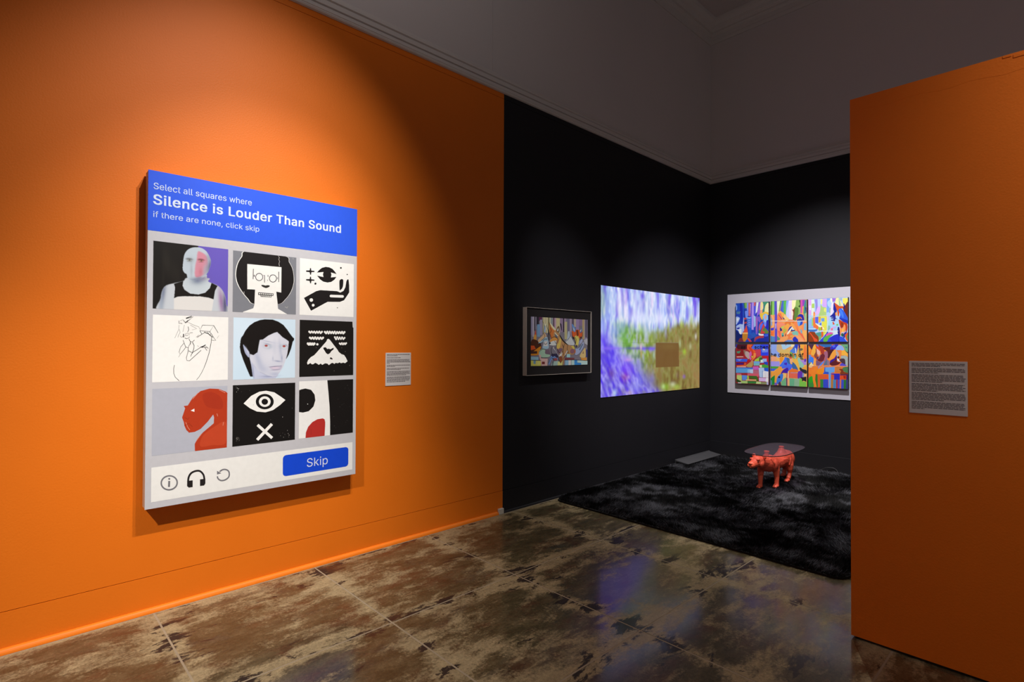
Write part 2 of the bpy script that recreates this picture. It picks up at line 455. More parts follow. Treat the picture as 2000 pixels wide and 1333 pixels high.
class Soft:
    def __init__(self, plane, crop, rect, na, nz):
        self.pl, self.rect, self.na, self.nz = plane, rect, na, nz
        a0, a1, z0, z1 = rect
        A, Z = np.meshgrid(np.linspace(a0, a1, na), np.linspace(z0, z1, nz))
        self.A, self.Z = A, Z
        W = np.empty(A.shape + (3,))
        W[..., plane.axis] = plane.off
        W[..., 1 - plane.axis] = A
        W[..., 2] = Z
        D = W - CAM
        dep = D @ _f
        self.X = (1000 + F_PX * (D @ R_) / dep - crop[0]) / crop[2]
        self.Y = (666.5 - F_PX * (D @ U_) / dep - crop[1]) / crop[2]
        self.C = np.zeros(A.shape + (3,))
        self.px = (self.X[0, -1] - self.X[0, 0]) / na       # crop units per cell

    def mask(self, pts, b):
        X, Y = self.X, self.Y
        M = np.zeros(X.shape, bool)
        k = len(pts)
        for i in range(k):
            x1, y1 = pts[i]
            x2, y2 = pts[(i + 1) % k]
            if y1 == y2:
                continue
            c = ((y1 > Y) != (y2 > Y)) & (X < (x2 - x1) * (Y - y1) / (y2 - y1) + x1)
            M ^= c
        return blur(M.astype(float), b / abs(self.px))

    def over(self, col, M, alpha=1.0):
        M = (M * alpha)[..., None]
        self.C = self.C * (1 - M) + np.array(rgb(col)) * M
        return self

    def fill(self, col):
        self.C[:] = rgb(col)
        return self

    def poly(self, col, pts, b=4, alpha=1.0, sm=True, within=None):
        M = self.mask(smooth_closed(pts) if sm else pts, b)
        if within is not None:
            M = M * within
        return self.over(col, M, alpha)

    def blob(self, col, cx, cy, rx, ry, alpha=1.0, rot=0.0, hard=1.0, within=None):
        c, s = math.cos(rot), math.sin(rot)
        dx, dy = self.X - cx, self.Y - cy
        q = ((dx * c + dy * s) / rx) ** 2 + ((-dx * s + dy * c) / ry) ** 2
        M = np.exp(-(q ** hard))
        if within is not None:
            M = M * within
        return self.over(col, M, alpha)

    def build(self, name, mat_, parent, d, gain=1.0, label=None):
        na, nz = self.na, self.nz
        vs = [self.pl.world(a, z, d) for a, z in zip(self.A.ravel(), self.Z.ravel())]
        I = np.arange(na * nz).reshape(nz, na)
        fs = np.stack([I[:-1, :-1], I[:-1, 1:], I[1:, 1:], I[1:, :-1]], -1).reshape(-1, 4).tolist()
        o = obj(name, vs, fs, mat_, parent, label=label)
        at = o.data.color_attributes.new('pigment_or_light', 'FLOAT_COLOR', 'POINT')
        c = np.ones((na * nz, 4))
        c[:, :3] = np.clip(self.C.reshape(-1, 3) * gain, 0, 1)
        at.data.foreach_set('color', c.ravel())
        return o


def attr_mat(name, emit=0.0, rough=0.5):
    mt = principled(name, (0, 0, 0), rough, 0, 0.25)
    b = mt.node_tree.nodes['Principled BSDF']
    a = N(mt, 'ShaderNodeAttribute', attribute_name='pigment_or_light')
    if emit:
        LK(mt, a, 'Color', b, 'Emission Color')
        b.inputs['Emission Strength'].default_value = emit
    else:
        LK(mt, a, 'Color', b, 'Base Color')
    return mt


def vnoise(x, y, seed=0):
    """smooth value noise, numpy"""
    r = np.random.default_rng(seed)
    T = r.random((64, 64))
    xi, yi = np.floor(x).astype(int), np.floor(y).astype(int)
    fx, fy = x - xi, y - yi
    fx, fy = fx * fx * (3 - 2 * fx), fy * fy * (3 - 2 * fy)
    g = lambda i, j: T[i % 64, j % 64]
    return (g(xi, yi) * (1 - fx) + g(xi + 1, yi) * fx) * (1 - fy) + (g(xi, yi + 1) * (1 - fx) + g(xi + 1, yi + 1) * fx) * fy


def fbm(x, y, seed=0, oct=4):
    s, a, t = 0, 0.5, 0
    for o in range(oct):
        s = s + a * vnoise(x * 2 ** o + 13.7 * o, y * 2 ** o + 5.1 * o, seed + o)
        t += a
        a *= 0.5
    return s / t


# ------------------------------------------------------------------ materials of the setting
ORANGE = noise_mat('orange_wall_paint', (0.74, 0.157, 0.004), (0.80, 0.176, 0.006), 3.0, 0.55, 0.35, 110, 0.3)
ORANGE_T = noise_mat('orange_trim_paint', (0.76, 0.17, 0.006), (0.84, 0.20, 0.010), 8.0, 0.5, 0.0, 100, 0.3)
BLACK = noise_mat('black_wall_paint', (0.0100, 0.0098, 0.0128), (0.0125, 0.0122, 0.0155), 3.0, 0.6, 0.2, 160, 0.25)
GREY = noise_mat('grey_upper_wall_paint', (0.58, 0.54, 0.54), (0.63, 0.58, 0.58), 1.2, 0.7, 0.1, 90, 0.2)
TRIMG = noise_mat('grey_trim_paint', (0.60, 0.56, 0.55), (0.65, 0.61, 0.59), 3.0, 0.5, 0.0, 90, 0.3)
DARKGAP = principled('dark_gap', (0.01, 0.008, 0.006), 0.9)
RAWEND = noise_mat('bare_plaster', (0.50, 0.47, 0.42), (0.6, 0.57, 0.5), 40, 0.8)


def floor_mat():
    mt = principled('stained_concrete', (0.3, 0.25, 0.15), 0.3, 0, 0.5)
    b = mt.node_tree.nodes['Principled BSDF']
    g = N(mt, 'ShaderNodeNewGeometry')
    at = N(mt, 'ShaderNodeAttribute', attribute_name='joint')      # 1 beside a joint, 0 in the slab's middle

    def noise(scale, detail=6.0, rough=0.65, dist=0.0, off=(0, 0, 0), sc=(1, 1, 1)):
        mp = N(mt, 'ShaderNodeMapping')
        mp.inputs['Location'].default_value = off
        mp.inputs['Scale'].default_value = sc
        LK(mt, g, 'Position', mp, 'Vector')
        n = N(mt, 'ShaderNodeTexNoise', Scale=scale, Detail=detail, Roughness=rough, Distortion=dist)
        LK(mt, mp, 'Vector', n, 'Vector')
        return n

    def ramp(src, p0, p1):
        r = N(mt, 'ShaderNodeMapRange')
        r.inputs['From Min'].default_value, r.inputs['From Max'].default_value = p0, p1
        LK(mt, src, 0, r, 'Value')
        return r

    def math_(op, a, bval, bnode=None):
        q = N(mt, 'ShaderNodeMath', operation=op)
        LK(mt, a, 0, q, 0)
        if bnode is not None:
            LK(mt, bnode, 0, q, 1)
        else:
            q.inputs[1].default_value = bval
        return q

    def mix(fac, c0, c1):
        x = N(mt, 'ShaderNodeMix', data_type='RGBA')
        LK(mt, fac, 0, x, 0)
        for k, c in ((6, c0), (7, c1)):
            if isinstance(c, tuple):
                x.inputs[k].default_value = (*c, 1)
            else:
                LK(mt, c, 2, x, k)
        return x

    ST = (1.7, 0.75, 1)                                   # brushed lengthwise along the long wall
    big = noise(1.5, 6, 0.60, 0.3, (3.1, 1.7, 0), ST)
    med = noise(4.0, 15, 0.76, 0.25, (9.2, 4.4, 0), ST)
    thin = noise(7.0, 15, 0.80, 0.2, (2.2, 6.4, 0), ST)
    hue = noise(2.3, 12, 0.70, 0.2, (5.5, 2.0, 0), ST)
    val = noise(11.0, 15, 0.78, 0, (4.4, 0.3, 0), ST)
    fine = noise(70, 8, 0.75, 0, (0, 0, 0))
    drk = noise(3.2, 15, 0.74, 0.35, (1.3, 8.8, 0), ST)
    teal = noise(2.0, 12, 0.72, 0.3, (7.7, 3.3, 0), ST)

    def add2(x, y):
        q = N(mt, 'ShaderNodeMath', operation='ADD')
        LK(mt, x, 0, q, 0)
        LK(mt, y, 0, q, 1)
        return q

    base = mix(ramp(hue, 0.50, 0.60), (0.062, 0.050, 0.024), (0.070, 0.036, 0.018))       # olive to rust brown stain
    base = mix(ramp(teal, 0.55, 0.68), base, (0.046, 0.050, 0.040))                         # greenish grey
    tm = math_('MULTIPLY', ramp(add2(thin, math_('MULTIPLY', fine, 0.10)), 0.50, 0.66), 0.55)
    base = mix(tm, base, (0.160, 0.125, 0.066))                                             # thinly worn through
    worn = add2(math_('MULTIPLY', med, 0.62), math_('MULTIPLY', big, 0.38))
    worn = add2(add2(worn, math_('MULTIPLY', at, 0.105)), math_('MULTIPLY', fine, 0.14))
    wm = ramp(worn, 0.578, 0.662)
    c = mix(wm, base, (0.290, 0.228, 0.125))                                                # bare tan concrete
    dsum = add2(add2(drk, math_('MULTIPLY', at, 0.075)), math_('MULTIPLY', fine, 0.06))
    dm = ramp(dsum, 0.630, 0.660)
    c = mix(dm, c, (0.026, 0.019, 0.015))                                                   # old adhesive
    sp = N(mt, 'ShaderNodeMix', data_type='RGBA', blend_type='MULTIPLY')
    sp.inputs[0].default_value = 1.0
    LK(mt, c, 2, sp, 6)
    vr = N(mt, 'ShaderNodeMapRange')
    vr.inputs['From Min'].default_value, vr.inputs['From Max'].default_value = 0.30, 0.70
    vr.inputs['To Min'].default_value, vr.inputs['To Max'].default_value = 0.16, 1.85
    grit = noise(240, 4, 0.7, 0, (0, 0, 0))
    LK(mt, add2(add2(math_('MULTIPLY', fine, 0.32), math_('MULTIPLY', grit, 0.26)), math_('MULTIPLY', val, 0.42)), 0, vr, 'Value')
    LK(mt, vr, 0, sp, 7)
    LK(mt, sp, 2, b, 'Base Color')
    rr = N(mt, 'ShaderNodeMapRange')
    rr.inputs['To Min'].default_value, rr.inputs['To Max'].default_value = 0.32, 0.60
    LK(mt, wm, 0, rr, 'Value')
    LK(mt, rr, 0, b, 'Roughness')
    b.inputs['Specular IOR Level'].default_value = 0.12
    b.inputs['Coat Weight'].default_value = 0.85                                            # clear sealer, worn off the bare patches
    b.inputs['Coat Roughness'].default_value = 0.13
    b.inputs['Coat IOR'].default_value = 1.45
    cw = N(mt, 'ShaderNodeMapRange')
    cw.inputs['To Min'].default_value, cw.inputs['To Max'].default_value = 0.70, 0.22
    LK(mt, wm, 0, cw, 'Value')
    LK(mt, cw, 0, b, 'Coat Weight')
    bp = N(mt, 'ShaderNodeBump', Strength=0.10, Distance=0.002)
    LK(mt, fine, 'Fac', bp, 'Height')
    LK(mt, bp, 'Normal', b, 'Normal')
    return mt


FLOOR = floor_mat()
JOINT = noise_mat('joint_filler', (0.36, 0.30, 0.20), (0.22, 0.17, 0.11), 9, 0.7)

# ------------------------------------------------------------------ floor
floor = struct(MB().box(-0.1, 6.4, -9.4, 0.1, -0.10, -0.0006).build('floor', JOINT))
XE = [0.03, 1.025, 1.990, 2.950, 3.91, 4.87, 5.83]
YE = [-9.38, -8.455, -7.530, -6.605, -5.685, -4.770, -3.845, -2.92, -2.0, -1.075, -0.15, 0.0]
for i in range(len(XE) - 1):
    for j in range(len(YE) - 1):
        g = 0.0048
        x0, x1, y0, y1 = XE[i] + g, XE[i + 1] - g, YE[j] + g, YE[j + 1] - g
        n = 10
        xs = [x0, x0 + 0.02, x0 + 0.05, x0 + 0.09, x0 + 0.14, x1 - 0.14, x1 - 0.09, x1 - 0.05, x1 - 0.02, x1]
        ys = [y0, y0 + 0.02, y0 + 0.05, y0 + 0.09, y0 + 0.14, y1 - 0.14, y1 - 0.09, y1 - 0.05, y1 - 0.02, y1]
        if y1 - y0 < 0.3:
            ys = list(np.linspace(y0, y1, 10))
        dz = random.uniform(-0.0004, 0.0004)
        vs = [(x, y, dz) for y in ys for x in xs]
        fs = [(a * n + c, a * n + c + 1, (a + 1) * n + c + 1, (a + 1) * n + c) for a in range(n - 1) for c in range(n - 1)]
        ring = list(range(n)) + [k * n + n - 1 for k in range(1, n)] + [n * n - 2 - k for k in range(n - 1)] + [k * n for k in range(n - 2, 0, -1)]
        b0 = len(vs)
        vs += [(vs[k][0], vs[k][1], -0.02) for k in ring]
        for k in range(len(ring)):
            k2 = (k + 1) % len(ring)
            fs.append((ring[k], b0 + k, b0 + k2, ring[k2]))
        s = obj('slab', vs, fs, FLOOR, floor)
        at = s.data.attributes.new('joint', 'FLOAT', 'POINT')
        at.data.foreach_set('value', [max(0.0, 1 - min(v[0] - x0, x1 - v[0], v[1] - y0, y1 - v[1]) / 0.12) for v in vs])

# ------------------------------------------------------------------ walls
YB = -3.942                                                     # where the orange paint meets the black
wl = MB()
wl.box(-0.2, 0.0, -9.4, YB, 0.203, 3.746, 0).box(-0.2, 0.0, YB, 0.0, 0.203, 3.746, 1)
wl.box(-0.2, 0.0, -9.4, YB, 3.749, 3.82, 0).box(-0.2, 0.0, YB, 0.0, 3.749, 3.82, 1)
wl.box(-0.2, 0.0, -9.4, -4.0835, 3.82, 6.1, 2).box(-0.2, 0.0, -4.0815, 0.2, 3.82, 6.1, 2)
wl.box(-0.2, -0.006, -9.4, 0.0, 0.0, 6.0, 3)
struct(wl.build('wall_left', [ORANGE, BLACK, GREY, DARKGAP]))
wb = MB()
wb.box(-0.2, 6.4, 0.0, 0.2, 0.203, 3.746, 0).box(-0.2, 6.4, 0.0, 0.2, 3.749, 3.82, 0).box(-0.2, 6.4, 0.0, 0.2, 3.82, 6.1, 1)
wb.box(-0.2, 6.4, 0.006, 0.2, 0.0, 3.82, 2)
struct(wb.build('wall_back', [BLACK, GREY, DARKGAP]))
bl = MB().box(-0.02, 0.002, -9.4, YB, 0.0, 0.1995, 0).box(-0.02, 0.002, YB, 0.0, 0.0, 0.1995, 1)
struct(bl.build('baseboard_left', [ORANGE, BLACK]))
struct(MB().bevel_box(0.0, 6.4, -0.007, 0.02, 0.0, 0.2010, 0.0015).build('baseboard_back', [BLACK]))


def molding_L(name, prof, mt, y_near=-9.4, x_far=6.4):
    """profile (out from wall, height) run along the left wall, mitred round the corner and along the back wall"""
    for nm, rings in ((name[0], [[(p, y_near, z) for p, z in prof], [(p, -p, z) for p, z in prof]]),
                      (name[1], [[(p, -p, z) for p, z in prof], [(x_far, -p, z) for p, z in prof]])):
        struct(MB().extrude(rings).build(nm, mt))


rail = [(-0.01, 3.792), (0.004, 3.792), (0.016, 3.797), (0.022, 3.806), (0.022, 3.812), (0.026, 3.815), (0.026, 3.838), (0.016, 3.841),
        (0.016, 3.847), (0.030, 3.850), (0.030, 3.878), (0.022, 3.883), (0.022, 3.890), (0.034, 3.896), (0.030, 3.915), (0.016, 3.930), (0.012, 3.944), (-0.01, 3.944)]
molding_L(('trim_1', 'trim_2'), rail, TRIMG)
corn = [(-0.01, 5.750), (0.014, 5.750), (0.016, 5.800), (0.010, 5.806), (0.010, 5.862), (0.030, 5.876), (0.034, 5.892), (0.060, 5.898), (0.082, 5.915),
        (0.085, 5.925), (0.120, 5.945), (0.140, 5.975), (0.150, 5.985), (0.155, 6.01), (0.155, 6.08), (-0.01, 6.08)]
molding_L(('trim_3', 'trim_4'), corn, TRIMG)
struct(MB().box(-0.2, 6.4, -9.4, 0.2, 6.03, 6.15).build('ceiling', GREY))
# quarter-round shoe along the orange wall, its unpainted end, and the thin black one beyond
q = [(0.0, -0.001), (0.022, -0.001)] + [(0.022 * math.cos(a), 0.026 * math.sin(a)) for a in np.linspace(0.15, math.pi / 2, 6)]
shoe = struct(MB().extrude([[(p + 0.002, y, z + 0.001) for p, z in q] for y in (-9.4, -4.004)]).build('trim_5', ORANGE_T))
MB().bevel_box(0.0021, 0.027, -4.003, -3.946, 0.0005, 0.050, 0.003).build('unpainted_end', RAWEND, shoe, label='bare pale plaster end of the shoe moulding')
struct(MB().extrude([[(p * 0.7 + 0.002, y, z * 0.7 + 0.001) for p, z in q] for y in (-3.945, -0.02)]).build('trim_6', BLACK))
# free-standing orange partition, a hand's breadth thick, with its taped top edge
part = MB()
part.box(2.773, 6.3, -4.028, -3.92, 0.014, 2.796, 0)
part.box(2.790, 6.3, -4.015, -3.935, 0.0, 0.0138, 1)
wp = struct(part.build('wall_partition', [ORANGE, DARKGAP]))
tp = MB()
yy0 = -4.028
xs = np.linspace(2.773, 6.3, 60)
zz = [2.722 + 0.006 * math.sin(k * 1.7) + 0.004 * math.sin(k * 0.45) for k in range(60)]
front = [(x, yy0 - 0.0006, z) for x, z in zip(xs, zz)]
tape_v = front + [(x, yy0 - 0.0006, 2.797) for x in xs] + [(x, yy0 + 0.001, z - 0.001) for x, z in zip(xs, zz)]
tape_f = [(k, k + 1, 60 + k + 1, 60 + k) for k in range(59)] + [(120 + k, 120 + k + 1, k + 1, k) for k in range(59)]
obj('edge_tape', tape_v, tape_f, ORANGE, wp)
for k in range(3):
    x = 3.36 + 0.05 * k + random.uniform(-0.01, 0.01)
    z = 2.775 + random.uniform(-0.03, 0.012)
    MB().bevel_box(x, x + random.uniform(0.012, 0.05), yy0 - 0.0030, yy0 - 0.0007, z, z + random.uniform(0.004, 0.014), 0.001).build('plaster_flake', ORANGE, wp)

# ================================================================== the large painted panel
PD = 0.09
PLP = Plane(0, PD)
PY0, PY1, PZ0, PZ1 = -6.664, -5.423, 0.601, 2.464
panel = thing('painted_panel', 'tall painted panel with blue header and nine picture squares on the orange wall', 'painting', (0.0, -6.03, PZ0))
WOOD = noise_mat('bare_wood_edge', (0.46, 0.33, 0.22), (0.56, 0.42, 0.30), 25, 0.6)
BLUEPAINT = paint('#2c5ae2')
gpan = '#c3c2c6'
MB().bevel_box(0.014, PD - 0.003, PY0 + 0.002, PY1 - 0.002, PZ0 + 0.002, PZ1 - 0.002, 0.002).build('stretcher', WOOD, panel)
MB().bevel_box(0.001, 0.0138, PY0 + 0.12, PY1 - 0.12, PZ0 + 0.15, PZ1 - 0.15, 0.001).build('hanging_batten', WOOD, panel)
hz = PLP.at(270 + 980 * .22506, 320 + 690 * .22506)[1]
MB().bevel_box(PD - 0.0028, PD, PY0, PY1, PZ0, hz, 0.001).build('front_board', paint(gpan), panel)
head = MB().bevel_box(PD - 0.0028, PD, PY0, PY1, hz + 0.0002, PZ1, 0.001).build('header_band', BLUEPAINT, panel, label='bright blue header band with white lettering')
LETTER = paint('#d2defa')
z1 = lambda x, y: PLP.at(270 + x * .22506, 320 + y * .22506)
for s, p0, p1, cap, bold in (('Select all squares where', (133, 222), (985, 359), (133, 167), 0),
                             ('Silence is Louder Than Sound', (133, 348), (1757, 597), (133, 264), 19),
                             ('if there are none, click skip', (130, 474), (1050, 580), (130, 424), 0)):
    A, B = z1(*p0), z1(*p1)
    text_words(s, PLP, A[0], B[0], (A[1] + B[1]) / 2 if bold == 0 else A[1], z1(*cap)[1] - A[1], LETTER, head, 0.0006, bold)


def rect_of(plane, crop, pts):
    q = [plane.at(crop[0] + x * crop[2], crop[1] + y * crop[2]) for x, y in pts]      # tl tr bl br
    return ((q[0][0] + q[2][0]) / 2, (q[1][0] + q[3][0]) / 2, (q[2][1] + q[3][1]) / 2, (q[0][1] + q[1][1]) / 2)


WH, BK = '#f0efea', '#1b1818'
T1, T2, T3 = (295, 465, .11256), (450, 485, .10128), (580, 500, .09004)
T4, T5, T6 = (295, 610, .10502), (450, 615, .09753), (580, 620, .09004)
Z2, Z3 = (270, 600, .22506), (250, 730, .24758)

# square 1: masked bald figure, softly shaded
R1 = rect_of(PLP, T1, [(38, 55), (1330, 190), (32, 1232), (1340, 1275)])
s = Soft(PLP, T1, R1, 300, 280)
s.fill('#15110d')
for k in range(14):
    s.blob('#26221c', 150 + 30 * k % 300 + 60, 350 + 37 * k % 400, 22, 190, 0.35)
s.poly('#6858b8', [(820, 100), (1380, 160), (1380, 1330), (700, 1330), (815, 600)], 3, sm=False)
s.blob('#6a5cc0', 1150, 500, 150, 350, 0.4)
body = [(170, 1300), (170, 1050), (200, 910), (260, 830), (390, 790), (560, 750), (640, 690), (1000, 700), (990, 760), (1140, 820), (1230, 900), (1285, 1020), (1300, 1150), (1285, 1300)]
MB_ = s.mask(smooth_closed(body), 5)
s.over('#c3c9cf', MB_)
s.blob('#5f6a86', 205, 960, 50, 260, 0.85, 0.15, within=MB_)
s.blob('#9aa6b6', 180, 1150, 35, 200, 0.7, within=MB_)
s.blob('#9a6aa0', 1215, 1100, 45, 240, 0.85, -0.1, within=MB_)
s.blob('#3a3868', 1285, 1150, 45, 260, 0.9, within=MB_)
neck = [(556, 756), (605, 738), (634, 705), (640, 640), (968, 640), (968, 720), (992, 762), (1050, 790), (1010, 880), (900, 965), (780, 985), (650, 950), (570, 880)]
s.poly('#c2ccd2', neck, 4, sm=False)
s.blob('#5c6a88', 800, 740, 110, 70, 0.8)
s.blob('#6a5480', 900, 700, 90, 50, 0.6)
s.poly('#15100c', [(395, 795), (560, 748), (548, 830), (580, 900), (680, 965), (820, 982), (940, 950), (1020, 870), (1050, 780), (1155, 832), (1110, 920), (1085, 1070), (1000, 1040), (850, 1018), (560, 1015), (460, 1022), (398, 1050), (410, 930), (415, 860)], 3, sm=False)
s.poly('#dcdad6', [(398, 1052), (460, 1024), (560, 1016), (850, 1018), (1000, 1042), (1086, 1070), (1050, 1300), (395, 1300)], 4, sm=False)
headp = [(740, 165), (640, 205), (580, 290), (558, 420), (550, 540), (580, 605), (618, 630), (640, 700), (720, 740), (800, 720), (900, 690), (970, 620), (1010, 540), (1040, 420), (1015, 330), (960, 235), (870, 175)]
MH = s.mask(smooth_closed(headp), 3)
s.over('#b9c6d0', MH)
s.blob('#8f969c', 690, 390, 60, 55, 0.45, within=MH)
s.poly('#cf7f92', [(810, 245), (860, 240), (960, 310), (985, 420), (960, 580), (900, 650), (770, 680), (765, 500), (790, 380)], 9, 0.9, within=MH)
s.blob('#a0aab8', 945, 560, 45, 130, 0.8, 0.2, within=MH)
s.blob('#4c4a78', 1030, 500, 55, 170, 0.9, 0.15, within=MH)
s.blob('#8a90a4', 1000, 330, 50, 70, 0.6, within=MH)
s.blob('#6c6f80', 700, 560, 22, 130, 0.30, within=MH)
s.blob('#b4626e', 860, 590, 35, 70, 0.5, within=MH)
s.blob('#5d6c88', 790, 730, 120, 40, 0.8, within=MH)
s.blob('#6c5878', 850, 705, 70, 35, 0.6, within=MH)
for ex, ey, c1, c2 in ((662, 382, '#5e5e62', '#9aa29a'), (868, 395, '#6a2e3a', '#c08878')):
    s.blob(c1, ex, ey - 14, 62, 22, 0.85, 0.12, 2)
    s.blob(c1, ex, ey + 24, 48, 8, 0.6, 0.0, 2)
    s.blob(c2, ex, ey + 4, 44, 16, 0.85, 0.05, 2)
    s.blob('#4a4646', ex + 5, ey + 2, 17, 15, 0.8, 0, 2)
PIG = attr_mat('portrait_paint')
s.build('picture_square', PIG, panel, 0.0004, 1.0, label='painted square of a pale bald masked figure on black and violet')

# square 2: white block face, round black hair
R2 = rect_of(PLP, T2, [(55, 42), (1275, 185), (38, 1228), (1258, 1283)])
a = Art(PLP, T2, R2).fill('#7e8087')
hair = [(320, 60), (225, 165), (150, 290), (115, 430), (112, 560), (150, 700), (230, 840), (340, 975), (462, 1078), (915, 1083), (1060, 985), (1160, 850), (1215, 690), (1220, 560), (1195, 400), (1130, 270), (1040, 150)]
a.poly(WH, [(x - (16 if x < 500 else -7), y) for x, y in hair], True).poly(BK, hair, True)
a.poly(WH, [(325, 305), (985, 368), (980, 858), (885, 840), (912, 1085), (918, 1170), (1110, 1283), (1100, 1400), (200, 1400), (245, 1228), (440, 1160), (462, 1090), (475, 800), (325, 792)])
for cx, cy in ((555, 557), (820, 585)):
    a.ring('#38363a', WH, cx, cy, 68, 70, 13)
a.line(BK, [(443, 400), (437, 600)], 12).line('#4a484a', [(932, 455), (930, 655)], 13).line(BK, [(458, 515), (460, 552)], 15).line('#8b8b8b', [(908, 560), (908, 600)], 14)
a.line('#4a484a', [(635, 527), (662, 527)], 9).line('#4a484a', [(659, 525), (657, 665)], 12).line('#555555', [(722, 518), (726, 555)], 12).line('#777777', [(716, 608), (716, 632)], 9)
a.poly('#2e2d29', [(598, 712), (640, 712), (675, 722), (715, 715), (755, 722), (750, 745), (690, 770), (640, 755), (605, 735)], True)
a.poly('#3c3a38', [(535, 853), (830, 875), (828, 922), (792, 920), (790, 948), (585, 938), (580, 908), (535, 903)])
for k in range(7):
    x = 550 + k * 40
    a.poly(WH, [(x, 868 + k * 2.6), (x + 27, 870 + k * 2.6), (x + 27, 890 + k * 2.6), (x, 888 + k * 2.6)])
for k in range(5):
    x = 596 + k * 39
    a.poly(WH, [(x, 910 + k * 2), (x + 26, 912 + k * 2), (x + 26, 930 + k * 2), (x, 928 + k * 2)])
for p in ([(925, 150), (945, 190), (930, 210), (948, 260), (935, 300), (945, 350)], [(262, 835), (265, 880)], [(1085, 1165), (1110, 1120), (1095, 1150), (1050, 1135)], [(1205, 195), (1212, 215)]):
    a.line('#c8c6c2', p, 7)
a.build('picture_square', panel, label='painted square of a white block face with round black hair')

# square 3: eye floating over an open hand
R3 = rect_of(PLP, T3, [(62, 48), (1235, 182), (58, 1288), (1225, 1322)])
a = Art(PLP, T3, R3).fill(WH)
a.poly(BK, [(432, 365), (480, 310), (540, 262), (620, 240), (700, 250), (770, 285), (820, 340), (860, 397), (735, 360), (748, 410), (735, 470), (855, 458), (810, 520), (740, 568), (660, 580), (570, 560), (500, 510), (436, 430), (575, 462), (562, 405), (575, 352)])
a.poly(BK, [(150, 915), (420, 765), (510, 745), (870, 768), (940, 798), (1010, 760), (1050, 680), (1070, 560), (1090, 515), (1118, 512), (1132, 640), (1133, 795), (1085, 870), (1020, 965), (930, 1000), (665, 998), (305, 1193)])
a.poly(BK, [(925, 735), (920, 560), (940, 518), (975, 505), (1003, 530), (1000, 640), (980, 705), (945, 740)], True)
a.line(WH, [(735, 872), (990, 882)], 56).poly(WH, ell(738, 872, 28)).poly(WH, ell(988, 882, 28))
a.poly(WH, ell(310, 960, 38)).poly(WH, ell(350, 1072, 30))
for cy in (336, 524):
    a.poly(BK, [(198, cy - 18), (275, cy - 20), (283, cy - 70), (303, cy - 70), (312, cy - 15), (378, cy - 8), (378, cy + 18), (315, cy + 18), (303, cy + 75), (286, cy + 75), (273, cy + 20), (198, cy + 10)])
for cx, cy, r in ((400, 604, 22), (952, 263, 19), (1089, 406, 13), (876, 1128, 10)):
    a.poly(BK, ell(cx, cy, r))
a.build('picture_square', panel, label='painted square of a black eye floating above an open hand')

# square 4: ink line drawing
R4 = rect_of(PLP, T4, [(32, 50), (1435, 95), (22, 1308), (1428, 1258)])
a = Art(PLP, T4, R4).fill('#f1efea')
INK = '#2f2d2b'
GR = '#8a8884'
for p, wd, c in (([(435, 985), (420, 1060), (422, 1140), (450, 1210), (525, 1282)], 9, INK), ([(1128, 465), (1115, 580), (1080, 760), (1030, 920), (985, 1035)], 10, INK),
                 ([(985, 1035), (940, 1130), (890, 1210), (845, 1262)], 8, INK), ([(955, 243), (1165, 250), (1095, 362), (908, 347), (955, 243)], 9, INK), ([(1165, 250), (1248, 388)], 9, INK),
                 ([(1095, 362), (1150, 455), (1205, 528), (1130, 524)], 9, INK), ([(908, 347), (945, 412)], 10, INK), ([(860, 470), (940, 415), (1000, 380)], 9, INK), ([(840, 468), (890, 425)], 8, GR),
                 ([(1000, 380), (1060, 400), (1110, 440), (1145, 470)], 13, INK), ([(1000, 365), (1000, 385)], 16, INK), ([(1050, 368), (1040, 395)], 12, INK), ([(1085, 370), (1065, 400)], 7, INK), ([(1110, 400), (1095, 425)], 10, INK),
                 ([(520, 160), (520, 215), (555, 205), (580, 220)], 9, INK), ([(650, 120), (785, 90), (690, 160), (640, 190)], 12, INK), ([(760, 75), (650, 112)], 12, INK), ([(600, 150), (640, 200), (680, 185), (680, 150)], 9, INK),
                 ([(545, 160), (590, 140), (620, 180)], 7, GR), ([(520, 240), (515, 320), (480, 400), (440, 485)], 6, GR), ([(525, 320), (540, 380), (510, 430), (500, 470)], 7, GR), ([(690, 190), (790, 240), (890, 275), (905, 320)], 6, GR),
                 ([(730, 240), (850, 310), (765, 330)], 6, GR), ([(620, 240), (600, 330), (590, 370)], 6, GR), ([(690, 270), (700, 330), (680, 370)], 9, INK), ([(715, 400), (730, 385), (775, 380)], 8, GR),
                 ([(605, 405), (600, 470)], 18, INK), ([(540, 440), (560, 470), (590, 455)], 7, GR), ([(625, 480), (660, 495), (705, 480), (715, 455)], 7, INK), ([(640, 435), (690, 430)], 9, GR), ([(620, 460), (640, 400), (690, 390), (715, 430)], 6, GR),
                 ([(705, 500), (730, 550), (765, 555), (808, 520)], 8, INK), ([(735, 545), (725, 590)], 10, INK), ([(595, 520), (620, 590), (645, 650), (690, 662), (705, 620), (740, 585)], 8, INK), ([(770, 560), (800, 620), (795, 680), (765, 770)], 10, INK),
                 ([(610, 580), (550, 650), (520, 745), (540, 785), (575, 745), (645, 655)], 7, INK), ([(540, 790), (510, 840)], 6, GR), ([(690, 665), (690, 730), (655, 850), (665, 900), (715, 905), (930, 710)], 8, INK),
                 ([(700, 720), (765, 755), (735, 825)], 9, INK), ([(765, 755), (870, 690), (940, 640)], 8, INK), ([(920, 655), (970, 635), (1015, 610)], 16, INK), ([(940, 655), (1020, 650), (1065, 670)], 8, INK), ([(1000, 655), (1040, 715)], 7, INK),
                 ([(1030, 635), (1062, 680)], 6, GR), ([(860, 620), (885, 640)], 5, GR), ([(1262, 435), (1225, 490)], 4, GR)):
    a.line(c, p, wd)
a.build('picture_square', panel, label='white painted square with a black ink line drawing')

